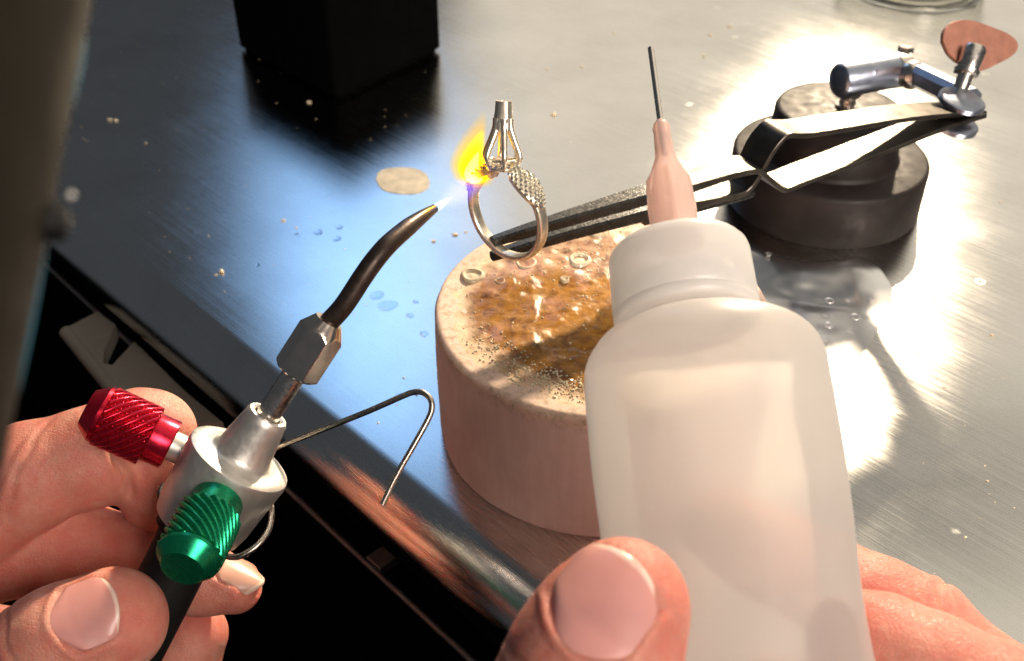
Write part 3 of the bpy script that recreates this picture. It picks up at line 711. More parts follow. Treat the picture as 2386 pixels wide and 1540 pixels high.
# ================================================================== FLAME
def flame():
    t0 = W(1012, 486, 210); t1 = W(1128, 412, 213)
    t = thing('flame', 'torch flame, small blue cone turning into a yellow flare at the ring', 'flame', t0)
    def vol(name, builder, soot=0):
        m = bpy.data.materials.new(name); m.use_nodes = True; nt = m.node_tree; nt.nodes.clear()
        out = nt.nodes.new('ShaderNodeOutputMaterial'); em = nt.nodes.new('ShaderNodeEmission')
        builder(nt, em); MAT[name] = m
        if soot:
            ab = nt.nodes.new('ShaderNodeVolumeAbsorption'); ab.inputs['Color'].default_value = (1.0, 0.9, 0.0, 1); ab.inputs['Density'].default_value = soot
            ad = nt.nodes.new('ShaderNodeAddShader'); nt.links.new(em.outputs[0], ad.inputs[0]); nt.links.new(ab.outputs[0], ad.inputs[1]); nt.links.new(ad.outputs[0], out.inputs['Volume'])
        else: nt.links.new(em.outputs[0], out.inputs['Volume'])
    def falloff(nt, size, hot, cool, pwr, noise_amt=0.0):
        tc = nt.nodes.new('ShaderNodeTexCoord'); 
        # generated coords 0..1 in the box -> distance from the middle
        mp = nt.nodes.new('ShaderNodeMapping'); mp.inputs['Location'].default_value = (-1, -1, -1); mp.inputs['Scale'].default_value = (2, 2, 2)
        nt.links.new(tc.outputs['Generated'], mp.inputs[0]); return mp.outputs[0], tc
    def mk(hot, mid, rim, strength, sharp, centre=(0, 0, 0), attr=True):
        def b(nt, em):
            at = nt.nodes.new('ShaderNodeAttribute'); at.attribute_name = 'core'
            em.inputs[0].default_value = (*mid, 1); em.inputs[1].default_value = strength
        return b
    d = unit(t1-t0)
    # inner cone, blue-white
    vol('flame_inner', mk(None, (0.35, 0.72, 1.0), None, 1700, 1))
    L = np.linalg.norm(W(1046, 461, 212.7)-t0)
    obj('inner_cone', lathe([(0.25, 0.85), (L*0.3, 0.82), (L*0.6, 0.55), (L*0.85, 0.22), (L, 0.03)], t0, d, 20), 'flame_inner', t)
    # nested shells: each is a thin body of glowing gas, so the glow thickens towards the middle
    Lf = np.linalg.norm(t1-t0)
    vol('flame_blue', mk(None, (0.22, 0.14, 1.0), None, 85, 1))
    for i, (r, k) in enumerate(((1.0, 1.0), (0.72, 0.95), (0.45, 0.85))):
        prof = [(0.3, 0.9*r), (Lf*0.25*k, 1.9*r), (Lf*0.5*k, 2.7*r), (Lf*0.72*k, 2.5*r), (Lf*0.9*k, 1.5*r), (Lf*k, 0.1)]
        obj('outer_cone', lathe(prof, t0, d, 28, lambda s, rr, th: rr*(1+0.08*math.sin(2*th+s))), 'flame_blue', t)
    vol('flame_orange', mk(None, (1.0, 0.32, 0.01), None, 55, 1), 120)
    vol('flame_yellow', mk(None, (1.0, 0.66, 0.012), None, 400, 1), 380)
    vol('flame_white', mk(None, (1.0, 0.90, 0.85), None, 2600, 1))
    dd = 212.5
    outl = [(1072, 415), (1062, 385), (1075, 350), (1100, 315), (1124, 288), (1132, 300), (1130, 335), (1134, 370), (1146, 398), (1145, 415), (1128, 428), (1098, 430)]
    def blob(name, mat, c, sc, depth, n=26):
        oc = catmull(np.array(outl+[outl[0]], float), 4)[:-1]; ctr = np.array(c, float)
        oc = ctr+(oc-np.array([1108., 385.]))*sc
        top, bot = oc[:, 1].min(), oc[:, 1].max(); V = []; Fs = []; S = 20
        ys = np.linspace(bot-0.5, top+0.5, n)
        for y in ys:
            xs = []
            for i in range(len(oc)):
                a, b2 = oc[i], oc[(i+1) % len(oc)]
                if (a[1]-y)*(b2[1]-y) <= 0 and abs(a[1]-b2[1]) > 1e-6: xs.append(a[0]+(b2[0]-a[0])*(y-a[1])/(b2[1]-a[1]))
            x0, x1 = min(xs), max(xs); hw = max(0.6, (x1-x0)/2)
            for j in range(S):
                th = 2*math.pi*j/S
                V.append(W((x0+x1)/2+hw*math.cos(th), y, dd+hw*dd/F*0.85*depth*math.sin(th)))
        for i in range(n-1):
            for j in range(S):
                k = (j+1) % S; Fs.append([i*S+j, i*S+k, (i+1)*S+k, (i+1)*S+j])
        Fs += [list(range(S))[::-1], [(n-1)*S+j for j in range(S)]]
        obj(name, (np.array(V), Fs), mat, t)
    blob('orange_flare', 'flame_orange', (1104, 382), 1.28, 1.0)
    blob('orange_flare', 'flame_orange', (1105, 383), 1.14, 1.0)
    blob('orange_flare', 'flame_orange', (1106, 385), 1.02, 1.0)
    blob('yellow_flare', 'flame_yellow', (1107, 389), 0.90, 1.0)
    blob('yellow_flare', 'flame_yellow', (1106, 395), 0.72, 1.0)
    blob('white_core', 'flame_white', (1104, 404), 0.52, 1.0)
flame()

# ================================================================== SQUEEZE BOTTLE
AB = W(1706, 1540, 146.0); AT = W(1586, 640, 170.0); AXB = unit(AT-AB)
BOTTLE_R = 19.0
def bottle():
    t = thing('flux_bottle', 'cloudy plastic squeeze bottle with white cap and pink needle tip', 'bottle', AB-AXB*30)
    prof = [(-30, 2), (-30, 14), (-29.3, 16.6), (-27, 18.6), (-24, 19.0)]+[(s, 19.0) for s in np.linspace(-20, 42, 24)]
    for k in range(1, 13):
        a = k/12*math.pi/2*0.90; prof.append((43+7.6*math.sin(a), 19.0-7.6*(1-math.cos(a))))
    prof += [(51.6, 10.2), (52.2, 8.6), (52.5, 8.2), (60, 8.2)]
    def sq(s, r, th):
        if r > 10 and -24 < s < 50:
            k = math.exp(-((s-6)/16)**2); return r-k*(0.7*math.cos(2*th+0.4)+0.3)+0.10*mnoise.noise(Vector((math.cos(th)*1.5, math.sin(th)*1.5, s*.08)))
        return r
    bv, bf = lathe(prof, AB, AXB, 96, sq, hint=VA)
    ss = (bv-AB)@AXB; bv = bv+np.outer(1.5*np.clip((53-ss)/5, 0, 1)*np.clip((ss+40)/60, 0, 1), XA)     # squeezed a little out of line
    obj('body', (bv, bf), 'bottle_plastic', t, sharp=60)
    # liquid flux resting low inside
    ca = AB
    cp = [(52.8, 8.3), (52.5, 11.2), (53.0, 11.75), (54, 11.8), (54.6, 11.55), (55.0, 11.8), (63.6, 11.65), (64.6, 11.4), (65.6, 10.6), (66.3, 9.2), (66.7, 7.0), (67.0, 4.6), (67.1, 3.5)]
    rib = lambda s, r, th: r+(0.07*math.cos(60*th) if 56.5 < s < 64.5 else 0)
    obj('cap', lathe(cp, AB, AXB, 120, None), 'cap_plastic', t, sharp=50)
    hp = [(66.2, 4.3), (68.2, 4.3), (68.5, 4.0), (74, 3.8), (79.2, 3.5), (80.6, 2.9), (83.0, 2.0), (83.8, 1.75), (88.6, 1.5), (89.6, 1.6), (90.4, 1.3), (91.2, 0.8), (91.3, 0.5)]
    def rb(s, r, th):
        if 69 < s < 80.5: return r+0.32*max(0, math.cos(4*th+0.6))**6
        return r
    obj('needle_hub', lathe(hp, AB, AXB, 96, rb), 'pink_hub', t, sharp=45)
    obj('needle', lathe([(84, 0.58), (107.0, 0.56), (107.0, 0.40), (105.5, 0.38)], AB, AXB, 24), 'chrome', t)
bottle()

# ================================================================== HANDS (one continuous skin each, nails as children)
def smin(a, b, k):
    h = np.clip(0.5+0.5*(b-a)/k, 0, 1); return b*(1-h)+a*h-k*h*(1-h)
def seg_sdf(P, a, b, ra, rb, flat=None):
    ba = b-a; q = P-a; L2 = float(ba@ba)
    tt = np.clip((q@ba)/L2, 0, 1)
    d = q-tt[..., None]*ba
    if flat is not None:                                   # squash the section along one direction
        nn, k = flat; c = d@nn; d = d+(k-1)*c[..., None]*nn
    return np.sqrt((d*d).sum(-1))-(ra+(rb-ra)*tt)
def surface_nets(D, org, h):
    s = D < 0; nx, ny, nz = D.shape
    acc = np.zeros((nx-1, ny-1, nz-1, 3), np.float32); cnt = np.zeros((nx-1, ny-1, nz-1), np.float32)
    idx = np.indices((nx-1, ny-1, nz-1)).astype(np.float32) if False else None
    corners = [(i, j, k) for i in (0, 1) for j in (0, 1) for k in (0, 1)]
    sl = lambda o: tuple(slice(o[a], o[a]+D.shape[a]-1) for a in range(3))
    for a in range(8):
        for ax in range(3):
            c0 = corners[a]
            if c0[ax]: continue
            c1 = list(c0); c1[ax] = 1
            d0, d1 = D[sl(c0)], D[sl(c1)]; m = (d0 < 0) != (d1 < 0)
            w = np.nonzero(m); t = d0[w]/(d0[w]-d1[w])
            p = np.tile(np.array(c0, np.float32), (len(t), 1)); p[:, ax] = t
            acc[w] += p; cnt[w] += 1
    cells = np.nonzero(cnt > 0); vid = -np.ones(cnt.shape, np.int64); vid[cells] = np.arange(len(cells[0]))
    V = (acc[cells]/cnt[cells][:, None]+np.stack(cells, 1))*h+org
    Fs = []
    for ax in range(3):
        a1, a2 = (ax+1) % 3, (ax+2) % 3
        lo = [slice(None)]*3; hi = [slice(None)]*3; lo[ax] = slice(0, -1); hi[ax] = slice(1, None)
        s0, s1 = s[tuple(lo)], s[tuple(hi)]
        w = np.stack(np.nonzero(s0 != s1), 1)
        ok = np.ones(len(w), bool)
        for a in (a1, a2): ok &= (w[:, a] > 0) & (w[:, a] < D.shape[a]-1)
        w = w[ok]; fl = s0[tuple(w.T)]
        o1 = np.zeros(3, int); o1[a1] = 1; o2 = np.zeros(3, int); o2[a2] = 1
        q = np.stack([vid[tuple((w-o1-o2).T)], vid[tuple((w-o2).T)], vid[tuple(w.T)], vid[tuple((w-o1).T)]], 1)
        q[~fl] = q[~fl][:, ::-1]
        Fs.append(q)
    return V, np.vstack(Fs)
def relax(V, Q, it=2, f=0.5):
    E = np.vstack([Q[:, [0, 1]], Q[:, [1, 2]], Q[:, [2, 3]], Q[:, [3, 0]]])
    for _ in range(it):
        S = np.zeros_like(V); n = np.zeros(len(V))
        np.add.at(S, E[:, 0], V[E[:, 1]]); np.add.at(n, E[:, 0], 1); np.add.at(S, E[:, 1], V[E[:, 0]]); np.add.at(n, E[:, 1], 1)
        V = V+f*(S/n[:, None]-V)
    return V
def normals(V, Q):
    fn = np.cross(V[Q[:, 2]]-V[Q[:, 0]], V[Q[:, 3]]-V[Q[:, 1]]); N = np.zeros_like(V)
    for c in range(4): np.add.at(N, Q[:, c], fn)
    return N/np.maximum(np.linalg.norm(N, axis=1), 1e-9)[:, None]
class Hand:
    def __init__(s, h=0.6): s.f = []; s.h = h
    def finger(s, pts, k=3.0, kj=1.0, flat=None):
        """pts: [(xyz, r), ...]; k blends its own joints, kj blends it into the rest"""
        s.f.append(([(np.asarray(p, float), r) for p, r in pts], k, kj, flat)); return s
    def sdf(s, P, only=None):
        D = np.full(P.shape[:-1], 30.0)
        for i, (pts, k, kj, flat) in enumerate(s.f):
            if only is not None and i not in only: continue
            d = None
            for (a, ra), (b, rb) in zip(pts, pts[1:]):
                e = seg_sdf(P, a, b, ra, rb, flat); d = e if d is None else smin(d, e, k)
            D = smin(D, d, kj)
        return D
    def mesh(s):
        al = np.array([p for f in s.f for p, r in f[0]]); rr = max(r for f in s.f for p, r in f[0])
        lo = al.min(0)-rr-3; hi = al.max(0)+rr+3; h = s.h
        n = np.ceil((hi-lo)/h).astype(int)+1
        D = np.full(n, 30.0, np.float32)
        ax = [lo[i]+h*np.arange(n[i]) for i in range(3)]
        for pts, k, kj, flat in s.f:
            pp = np.array([p for p, r in pts]); rm = max(r for p, r in pts)+6
            i0 = np.maximum(0, ((pp.min(0)-rm-lo)/h).astype(int)); i1 = np.minimum(n, ((pp.max(0)+rm-lo)/h).astype(int)+1)
            G = np.stack(np.meshgrid(*[ax[i][i0[i]:i1[i]].astype(np.float32) for i in range(3)], indexing='ij'), -1)
            d = None
            for (a, ra), (b, rb) in zip(pts, pts[1:]):
                e = seg_sdf(G, a.astype(np.float32), b.astype(np.float32), ra, rb, None if flat is None else (flat[0].astype(np.float32), flat[1]))
                d = e if d is None else smin(d, e, k)
            sl = tuple(slice(i0[i], i1[i]) for i in range(3)); D[sl] = smin(D[sl], d, kj)
        V, Q = surface_nets(D, lo, h)
        return relax(V, Q, 3, 0.5), Q
class Nail:
    """a nail on a fingertip: c = centre above the skin, ax = towards the free edge, nn = outward"""
    def __init__(s, hand, c, ax, nn, half, length, mat='nail', only=None, b0=1.9, b1=1.9):
        s.nn = unit(nn); s.ax = unit(np.asarray(ax)-s.nn*(np.asarray(ax)@s.nn)); s.w = np.cross(s.nn, s.ax)
        s.c = np.asarray(c, float); s.half, s.len, s.mat, s.b0, s.b1 = half, length, mat, b0, b1
        s.hand, s.only = hand, only
    def ends(s, un):
        k = np.clip(1-un*un, 0, 1); return -s.len/2-s.b0*k, s.len/2+s.b1*k
    def coords(s, P):
        q = P-s.c; return q@s.w, q@s.ax, q@s.nn
    def sculpt(s, V, N):
        u, v, w = s.coords(V)
        lo, hi = s.ends(u/s.half)
        near = (np.abs(w) < 7) & (np.abs(u) < s.half+4) & (np.abs(v) < s.len+4) & (N@s.nn > -0.1)
        du = np.abs(u)-s.half; d0 = lo-v; d1 = v-hi+0.3
        out = np.maximum(np.maximum(du, d0), d1)
        free = np.clip((v-s.len*0.30)/1.5, 0, 1)
        bed = -0.45*np.clip(0.5-out/0.9, 0, 1)
        fold = 0.34*np.exp(-((out-0.65)/0.62)**2)*(1-free)-0.12*np.exp(-((out-0.4)/0.6)**2)*free
        return V+N*np.where(near, bed+fold, 0)[:, None]
    def build(s, parent, V, N):
        nu, nv = 19, 24; P = []; UV = []
        for j in range(nv):
            v = j/(nv-1)
            for i in range(nu):
                u = i/(nu-1)*2-1
                lo, hi = s.ends(np.array(u)); hw = s.half*(1-0.16*max(0, (v-0.72)/0.28)**2-0.22*max(0, (0.30-v)/0.30)**2)
                P.append(s.c+s.w*(u*hw)+s.ax*(lo+(hi-lo)*v)); UV.append((i/(nu-1), v))
        P = np.array(P)
        lo = np.full(len(P), -9.0); hi = np.full(len(P), 7.0)
        for _ in range(26):
            m = (lo+hi)/2; d = s.hand.sdf(P+s.nn*m[:, None], s.only); ins = d < 0
            lo = np.where(ins, m, lo); hi = np.where(ins, hi, m)
        G = ((lo+hi)/2).reshape(nv, nu); mid = G[:, nu//2].copy()
        good = mid > -3.0
        vs = np.linspace(0, 1, nv); fit = np.polyfit(vs[good][:-2], mid[good][:-2], 2); line = np.polyval(fit, vs)
        ref = G[nv//2]-G[nv//2, nu//2]                       # cross-section taken at the middle of the nail
        G2 = line[:, None]+ref[None, :]*0.86*np.interp(vs, [0, 0.5, 1], [1.0, 1.0, 0.92])[:, None]
        hh = G2.ravel()
        top = P+s.nn*(hh-0.05)[:, None]; bot = P+s.nn*(hh-0.55)[:, None]
        Vn = np.vstack([top, bot]); n = len(P); Fs = []
        for j in range(nv-1):
            for i in range(nu-1):
                q = [j*nu+i, j*nu+i+1, (j+1)*nu+i+1, (j+1)*nu+i]; Fs.append(q); Fs.append([x+n for x in q[::-1]])
        edge = list(range(nu))+[j*nu+nu-1 for j in range(1, nv)]+[(nv-1)*nu+i for i in range(nu-2, -1, -1)]+[j*nu for j in range(nv-2, 0, -1)]
        for a, b in zip(edge, edge[1:]+edge[:1]): Fs.append([b, a, a+n, b+n])
        obj('fingernail', (Vn, Fs), s.mat, parent, sharp=55, uv=UV+UV)
def crease(V, N, c, ax, side, depth, width, reach):
    """a skin fold: groove where the plane through c across ax meets the side facing 'side'"""
    ax = unit(ax); side = unit(side); q = V-c; t = q@ax
    wobble = 0.35*np.sin(q@np.cross(ax, side)*0.9+1.3)
    d = np.linalg.norm(q-np.outer(t, ax), axis=1)
    m = (d < reach) & (np.abs(t) < 5*width+1) & (N@side > -0.2)
    g = -depth*np.exp(-((t-wobble)/width)**2)+0.35*depth*(np.exp(-((t-wobble-2.2*width)/(1.2*width))**2)+np.exp(-((t-wobble+2.2*width)/(1.2*width))**2))
    fade = np.clip((N@side+0.2)/0.5, 0, 1)*np.clip((reach-d)/2.0, 0, 1)
    return V+N*(np.where(m, g, 0)*fade)[:, None]

def flush(o, V, spots):
    f = np.zeros(len(V))
    for p, r, a in spots: f = np.maximum(f, a*np.exp(-(np.linalg.norm(V-np.asarray(p), axis=1)/r)**2))
    o.data.attributes.new('flush', 'FLOAT', 'POINT').data.foreach_set('value', f.astype(np.float32))
def left_hand():
    H = Hand(0.6)
    # 0 thumb, 1 index, 2 middle, 3 ring, 4 little, 5 palm
    H.finger([(W(262, 1448, 191), 10.0), (W(150, 1508, 190), 10.9), (W(-10, 1600, 192), 11.4), (W(-200, 1710, 199), 12.5), (W(-480, 1790, 214), 15.5)], 4.0, 1.2)
    H.finger([(W(366, 1150, 222), 8.0), (W(362, 1085, 223), 8.6), (W(356, 1008, 223), 8.7), (W(322, 1006, 222), 8.9), (W(215, 1064, 217), 10.4), (W(70, 1108, 214), 10.9), (W(-60, 1200, 214), 11.5), (W(-330, 1330, 228), 12.5)], 2.2, 0.8)
    H.finger([(W(548, 1368, 221), 5.7), (W(470, 1352, 222), 7.0), (W(330, 1308, 226), 9.2), (W(160, 1278, 225), 10.4), (W(20, 1265, 222), 11.0), (W(-120, 1330, 222), 11), (W(-380, 1480, 236), 12.5)], 3.0, 0.8)
    H.finger([(W(455, 1478, 229), 7.2), (W(420, 1545, 230), 8.0), (W(330, 1590, 232), 8.6), (W(120, 1530, 238), 9.5), (W(-120, 1500, 240), 10.5), (W(-400, 1640, 246), 12.5)], 3.0, 0.8)
    H.finger([(W(420, 1720, 240), 6.5), (W(300, 1760, 242), 7.3), (W(60, 1720, 248), 8.5), (W(-400, 1800, 252), 11)], 3.0, 0.8)
    H.finger([(W(-330, 1330, 228), 12.5), (W(-380, 1480, 238), 13.5), (W(-400, 1640, 246), 13.5), (W(-430, 1800, 250), 13)], 6, 6)
    H.finger([(W(-380, 1400, 232), 13), (W(-800, 1750, 235), 17)], 6, 8)
    H.finger([(W(-400, 1720, 248), 13), (W(-820, 1850, 240), 17)], 6, 8)
    H.finger([(W(-480, 1790, 216), 15), (W(-850, 1850, 232), 17)], 6, 8)
    V, Q = H.mesh(); N = normals(V, Q)
    ax = unit(W(262, 1448, 191)-W(150, 1508, 190))
    nn = unit(-VA*0.86+UA*0.46-XA*0.10)
    nails = [Nail(H, W(262, 1448, 191)+nn*9.5-ax*0.6, ax, nn, 6.3, 7.4, 'nail', [0])]
    axm = unit(W(548, 1368, 221)-W(470, 1352, 222)); nm = unit(0.50*XA+0.80*UA-0.45*VA)
    nm = unit(nm-axm*(nm@axm))
    nails.append(Nail(H, W(548, 1368, 221)+nm*5.3+axm*0.6, axm, nm, 4.0, 6.5, 'nail_pale', [2], b0=1.2, b1=2.6))
    for nl in nails: V = nl.sculpt(V, N)
    N = normals(V, Q)
    for c, a, sd, dp, wd, rc in (
            (W(250, 1058, 218), W(215, 1062, 217)-W(322, 1005, 222), -VA-0.3*UA, 0.9, 0.75, 12),
            (W(95, 1100, 214), XA-0.3*UA, -VA-0.2*UA, 0.35, 0.6, 13),
            (W(60, 1110, 214), XA-0.4*UA, -VA-0.5*UA, 0.35, 0.6, 13),
            (W(100, 1535, 190), ax, -VA+0.3*UA, 0.28, 0.55, 14), (W(70, 1552, 190), ax, -VA+0.2*UA, 0.35, 0.6, 14), (W(35, 1570, 191), ax, -VA+0.3*UA, 0.32, 0.6, 14),
            (W(-10, 1600, 191), ax, -VA+0.2*UA, 0.3, 0.6, 14)):
        V = crease(V, N, c, a, sd, dp, wd, rc)
    root = W(-820, 1800, 238)
    t = thing('person', 'left hand pinching the black torch handle between thumb and bent index finger', 'hand', root)
    hd = obj('hand', (V, Q.tolist()), 'skin', t, sharp=None)
    flush(hd, V, [(W(300, 1440, 184), 9, 0.8), (W(368, 1160, 215), 10, 0.7), (W(560, 1375, 221), 9, 0.9), (W(200, 1240, 214), 14, 0.9), (W(60, 1250, 214), 16, 0.8), (W(480, 1470, 225), 9, 0.7), (W(50, 1560, 184), 10, 0.5)])
    for nl in nails: nl.build(hd, V, N)
left_hand()

def right_hand():
    H = Hand(0.6)
    H.finger([(W(1452, 1404, 127.5), 8.0), (W(1412, 1478, 127), 8.9), (W(1372, 1560, 126.5), 9.9), (W(1330, 1680, 127), 10.4), (W(1290, 1850, 131), 10.8), (W(1350, 2150, 148), 13.5)], 3.5, 1.0)
    H.finger([(W(1690, 1235, 183), 7.0), (W(1790, 1298, 181), 7.8), (W(1927, 1371, 178), 8.5), (W(2042, 1424, 175), 8.9), (W(2140, 1474, 172), 9.0), (W(2215, 1560, 168), 9.2), (W(2420, 1690, 160), 9.8), (W(2640, 1900, 155), 11.5)], 2.5, 0.5)
    H.finger([(W(1985, 1490, 158), 7.4), (W(2050, 1514, 156), 8.2), (W(2170, 1574, 151), 8.7), (W(2330, 1655, 146), 9.0), (W(2480, 1860, 152), 10), (W(2560, 2050, 156), 12)], 2.5, 0.5)
    H.finger([(W(1800, 1640, 166), 7.2), (W(1920, 1680, 164), 8.0), (W(2180, 1800, 158), 9), (W(2400, 2120, 162), 12)], 2.5, 0.8)
    H.finger([(W(1800, 1840, 170), 6.5), (W(1950, 1900, 168), 7.5), (W(2200, 2180, 170), 11)], 2.5, 0.8)
    H.finger([(W(2640, 1900, 153), 12), (W(2560, 2050, 157), 13), (W(2400, 2120, 163), 13), (W(2200, 2180, 170), 12)], 6, 6)
    for a, b in (((2640, 1900, 153), (2250, 2900, 170)), ((2480, 2080, 160), (2150, 2900, 172)), ((2250, 2150, 168), (2000, 2900, 172)), ((1350, 2150, 148), (1950, 2850, 165))):
        H.finger([(W(*a), 13), (W(*b), 17)], 6, 9)
    H.finger([(W(1350, 2150, 148), 13), (W(1850, 2300, 162), 13), (W(2300, 2200, 164), 12)], 6, 10)
    V, Q = H.mesh(); N = normals(V, Q)
    ax = unit(W(1452, 1404, 127.5)-W(1412, 1478, 127)); nn = unit(-VA*0.96-XA*0.25+UA*0.12)
    ax = unit(0.60*XA+0.80*UA)
    nl = Nail(H, W(1424, 1384, 127)+nn*8.5, ax, nn, 6.1, 7.6, 'nail', [0], b0=2.0, b1=2.1)
    V = nl.sculpt(V, N); N = normals(V, Q)
    for c, a, sd, dp, wd, rc in (
            (W(2228, 1420, 170), W(2300, 1440, 166)-W(2140, 1474, 172), -VA+UA*0.6, 0.6, 0.5, 11),
            (W(1345, 1610, 126), ax, -VA, 0.3, 0.5, 12), (W(1330, 1650, 126), ax, -VA, 0.35, 0.5, 12)):
        V = crease(V, N, c, a, sd, dp, wd, rc)
    t = thing('person', 'right hand gripping the cloudy squeeze bottle, broad thumbnail facing front', 'hand', W(2100, 2900, 171))
    hd = obj('hand', (V, Q.tolist()), 'skin', t, sharp=None)
    flush(hd, V, [(W(1500, 1330, 124), 8, 0.8), (W(1560, 1430, 124), 7, 0.7), (W(1330, 1560, 120), 9, 0.5), (W(2040, 1520, 152), 12, 0.9), (W(1990, 1380, 170), 12, 0.8), (W(2240, 1420, 166), 9, 0.6)])
    nl.build(hd, V, N)
right_hand()

# ================================================================== FOREGROUND ARM AT THE LEFT
def lamp_arm():
    r = 11.0
    def ctr(x, y, d): return W(x, y, d)-XA*r*1.0
    p = [ctr(215, -260, 66), ctr(170, -10, 65), ctr(122, 230, 64), ctr(78, 470, 63), ctr(24, 740, 62), ctr(-22, 980, 61), ctr(-66, 1190, 60), ctr(-140, 1480, 59)]
    t = thing('lamp_arm', 'blurred dark brown round arm crossing the left edge close up', 'lamp arm', p[-1])
    q = catmull(p, 6)
    obj('tube', tube(q, r, 64), 'arm_brown', t)
    off = unit(XA+0.55*VA)*r+XA*0.10
    for i0, i1 in ((1, 3), (3, 6)):
        qq = catmull([a+unit(XA*1.0+0.60*VA)*(r-0.05) for a in p[i0:i1]], 8)
        obj('rimlight_strip', tube(qq, 0.42*np.sin(np.linspace(0.15, math.pi-0.15, len(qq)))**0.5, 12), 'cyan_rimlight', t, label='thin cyan strip imitating blue light on the arm edge')  # blue light on the rim, modelled as a coloured strip
    k = W(150, 515, 66.5)
    ka = unit(XA*0.9+0.1*UA+0.5*VA)
    obj('knob', lathe([(-2.0, 1.0), (-0.3, 1.4), (0.5, 1.2), (0.9, 0.3)], k-XA*0.5, ka, 24), 'black_grip', t)
    obj('screw', ico(W(166, 455, 66.5), 0.26, 2), 'white_plastic', t)
lamp_arm()

# ================================================================== CLEAR BAG, GLASS DISH, SPOTS AND CRUMBS ON THE BENCH
def bag():
    outl = [(1640, 575), (1720, 560), (1800, 590), (1900, 606), (2010, 600), (2060, 640), (2080, 690), (2050, 760), (1990, 850), (1930, 930), (1850, 950), (1700, 930), (1600, 800)]
    poly = np.array([Z(x, y, 0)[:2] for x, y in outl]); c = poly.mean(0)
    oc = catmull(np.vstack([poly, poly[:1]]), 6)[:-1]; n = len(oc); V = []; Fs = []; R = 26
    for i in range(R+1):
        k = i/R
        for j, q in enumerate(oc):
            p = c+(q-c)*k*(1+0.02*mnoise.noise(Vector((q[0]*.3, q[1]*.3, 0))))
            h = 0.2+1.0*(1-k**3)*(0.5+0.9*mnoise.noise(Vector((p[0]*0.07, p[1]*0.07, 2)))+0.22*mnoise.noise(Vector((p[0]*0.2, p[1]*0.2, 5))))
            lean = 5.0*min(1.0, max(0.0, 1-(math.hypot(p[0]-SB[0], p[1]-SB[1])-31.5)/30))**1.2*(1-k**5)
            V.append([p[0], p[1], h*0.6+lean])
    for i in range(R):
        for j in range(n):
            k = (j+1) % n; Fs.append([i*n+j, (i+1)*n+j, (i+1)*n+k, i*n+k])
    t = thing('plastic_bag', 'crumpled clear plastic film lying on the bench beside the iron base', 'plastic film', (*c, 0))
    b = obj('film', (np.array(V), Fs), 'film', t, sharp=None)
    for x, y, s in ((1932, 700, 11), (1992, 738, 12), (1930, 757, 11), (1975, 700, 5), (2030, 700, 6), (1790, 592, 7)):
        p = Z(x, y, 3.2); r = s*0.10
        ang = np.linspace(0, 2*math.pi, 25)
        obj('bubble', tube([p+np.array([r*math.cos(a), r*math.sin(a)*1.1, 0]) for a in ang], max(0.10, r*0.13), 8), 'film', b)
bag()
def dish():
    c = np.array([192.0, 492.0, 0.05]); R = 33.5
    t = thing('glass_dish', 'clear round glass dish cut off by the top edge at right', 'dish', c)
    prof = [(0.0, R-4), (0.6, R-1.2), (2.0, R-0.2), (9.0, R+0.8), (10.0, R+1.2), (10.6, R+0.7), (10.0, R-0.4), (3.0, R-1.6), (1.7, R-3.0), (1.4, 2.0)]
    obj('bowl', lathe(prof, c, (0, 0, 1), 80), 'glass', t)
    obj('foot_ring', lathe([(0.05, R-7), (0.9, R-6.4), (0.9, R-9), (0.05, R-8.4)], c+np.array([0, 0, 1.5]), (0, 0, 1), 64, closed_ends=False), 'glass', t)
dish()
def stain():
    pts = [(875, 420), (882, 402), (905, 393), (950, 391), (985, 400), (1000, 420), (996, 440), (970, 452), (925, 452), (890, 442)]
    poly = np.array([Z(x, y, 0)[:2] for x, y in pts]); poly = catmull(np.vstack([poly, poly[:1]]), 5)[:-1]
    a = np.roll(poly, -1, 0); 
    if (poly[:, 0]*a[:, 1]-a[:, 0]*poly[:, 1]).sum() < 0: poly = poly[::-1]
    obj('dried_flux_spot', prism(poly, 0.02, 0.22, 0.15), 'dried_flux', label='flat beige dried flux puddle on the bench below the black box', cat='flux spot')
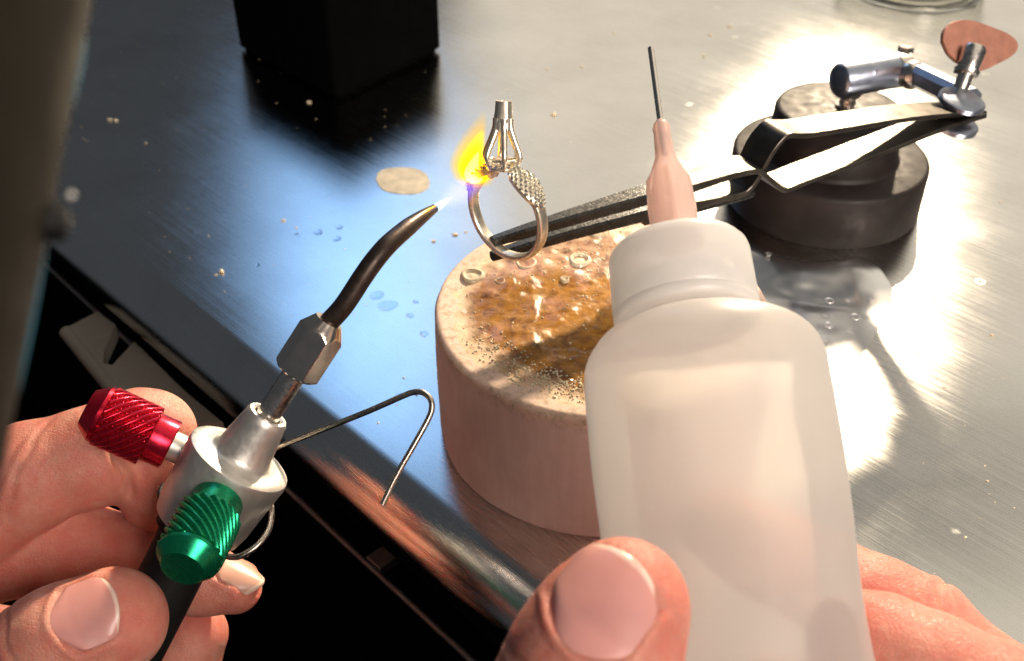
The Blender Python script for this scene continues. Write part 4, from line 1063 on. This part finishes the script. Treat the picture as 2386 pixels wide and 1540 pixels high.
stain()
drops = [(740, 541, 15, 10), (790, 529, 12, 8), (784, 556, 14, 8), (878, 688, 20, 12), (903, 712, 26, 12), (968, 703, 8, 7), (955, 735, 10, 10), (988, 778, 12, 12), (600, 618, 7, 5), (690, 545, 6, 5)]
for i, (x, y, a, b) in enumerate(drops):
    p = Z(x, y, 0); r = a*0.105
    V, Fs = lathe([(0.01, r), (0.04, r*0.92), (0.09, r*0.6), (0.11, 0.03)], p, (0, 0, 1), 24, lambda s, rr, th: rr*(1+0.12*math.sin(2*th+i)+0.06*math.sin(3*th+2*i)))
    obj('droplet', (V, Fs), 'drop', label='tiny clear droplet on the blue-lit part of the bench', cat='droplet', group='droplets on the bench')
def crumbs():
    bits = []
    spots = [(515, 631, 1.3), (503, 640, .5), (1010, 560, 0.9), (1060, 545, 1.0), (1085, 540, 0.6), (660, 513, .8), (690, 530, .5), (255, 278, 1.0), (270, 279, .9), (340, 333, .5), (720, 237, .9), (1290, 265, 1.2), (1180, 210, .5), (1275, 160, .7), (1355, 155, .8), (940, 880, .4), (970, 920, .4), (880, 985, .4), (1060, 1000, .4), (1430, 75, .6), (1640, 130, .8), (1655, 80, .9), (1700, 60, 1.1), (2250, 1250, .35), (2090, 1330, .3), (2300, 1120, .4), (2200, 900, .5), (2310, 780, .6), (2140, 820, .5), (2330, 470, .5), (2200, 450, .6), (2180, 700, .5)]
    for x, y, r in spots: bits.append(ico(Z(x, y, r*0.35), r*0.75, 1, (1.25, 0.9, 0.5), 0.2))
    for k in range(420):
        x, y = rng.uniform(150, 2380), rng.uniform(60, 1500); p = Z(x, y, 0)
        if p@NI < 112: continue
        if np.linalg.norm(p[:2]-BC[:2]) < 40 or np.linalg.norm(p[:2]-SB[:2]) < 33: continue
        r = rng.uniform(0.07, 0.20); bits.append(ico(p+(0, 0, r*.4), r, 1, (1.2, 1, 0.6), 0.2))
    obj('crumbs', merge(*bits), 'crumb', smooth=False, kind='stuff', loc=(0, 0, 0))
crumbs()
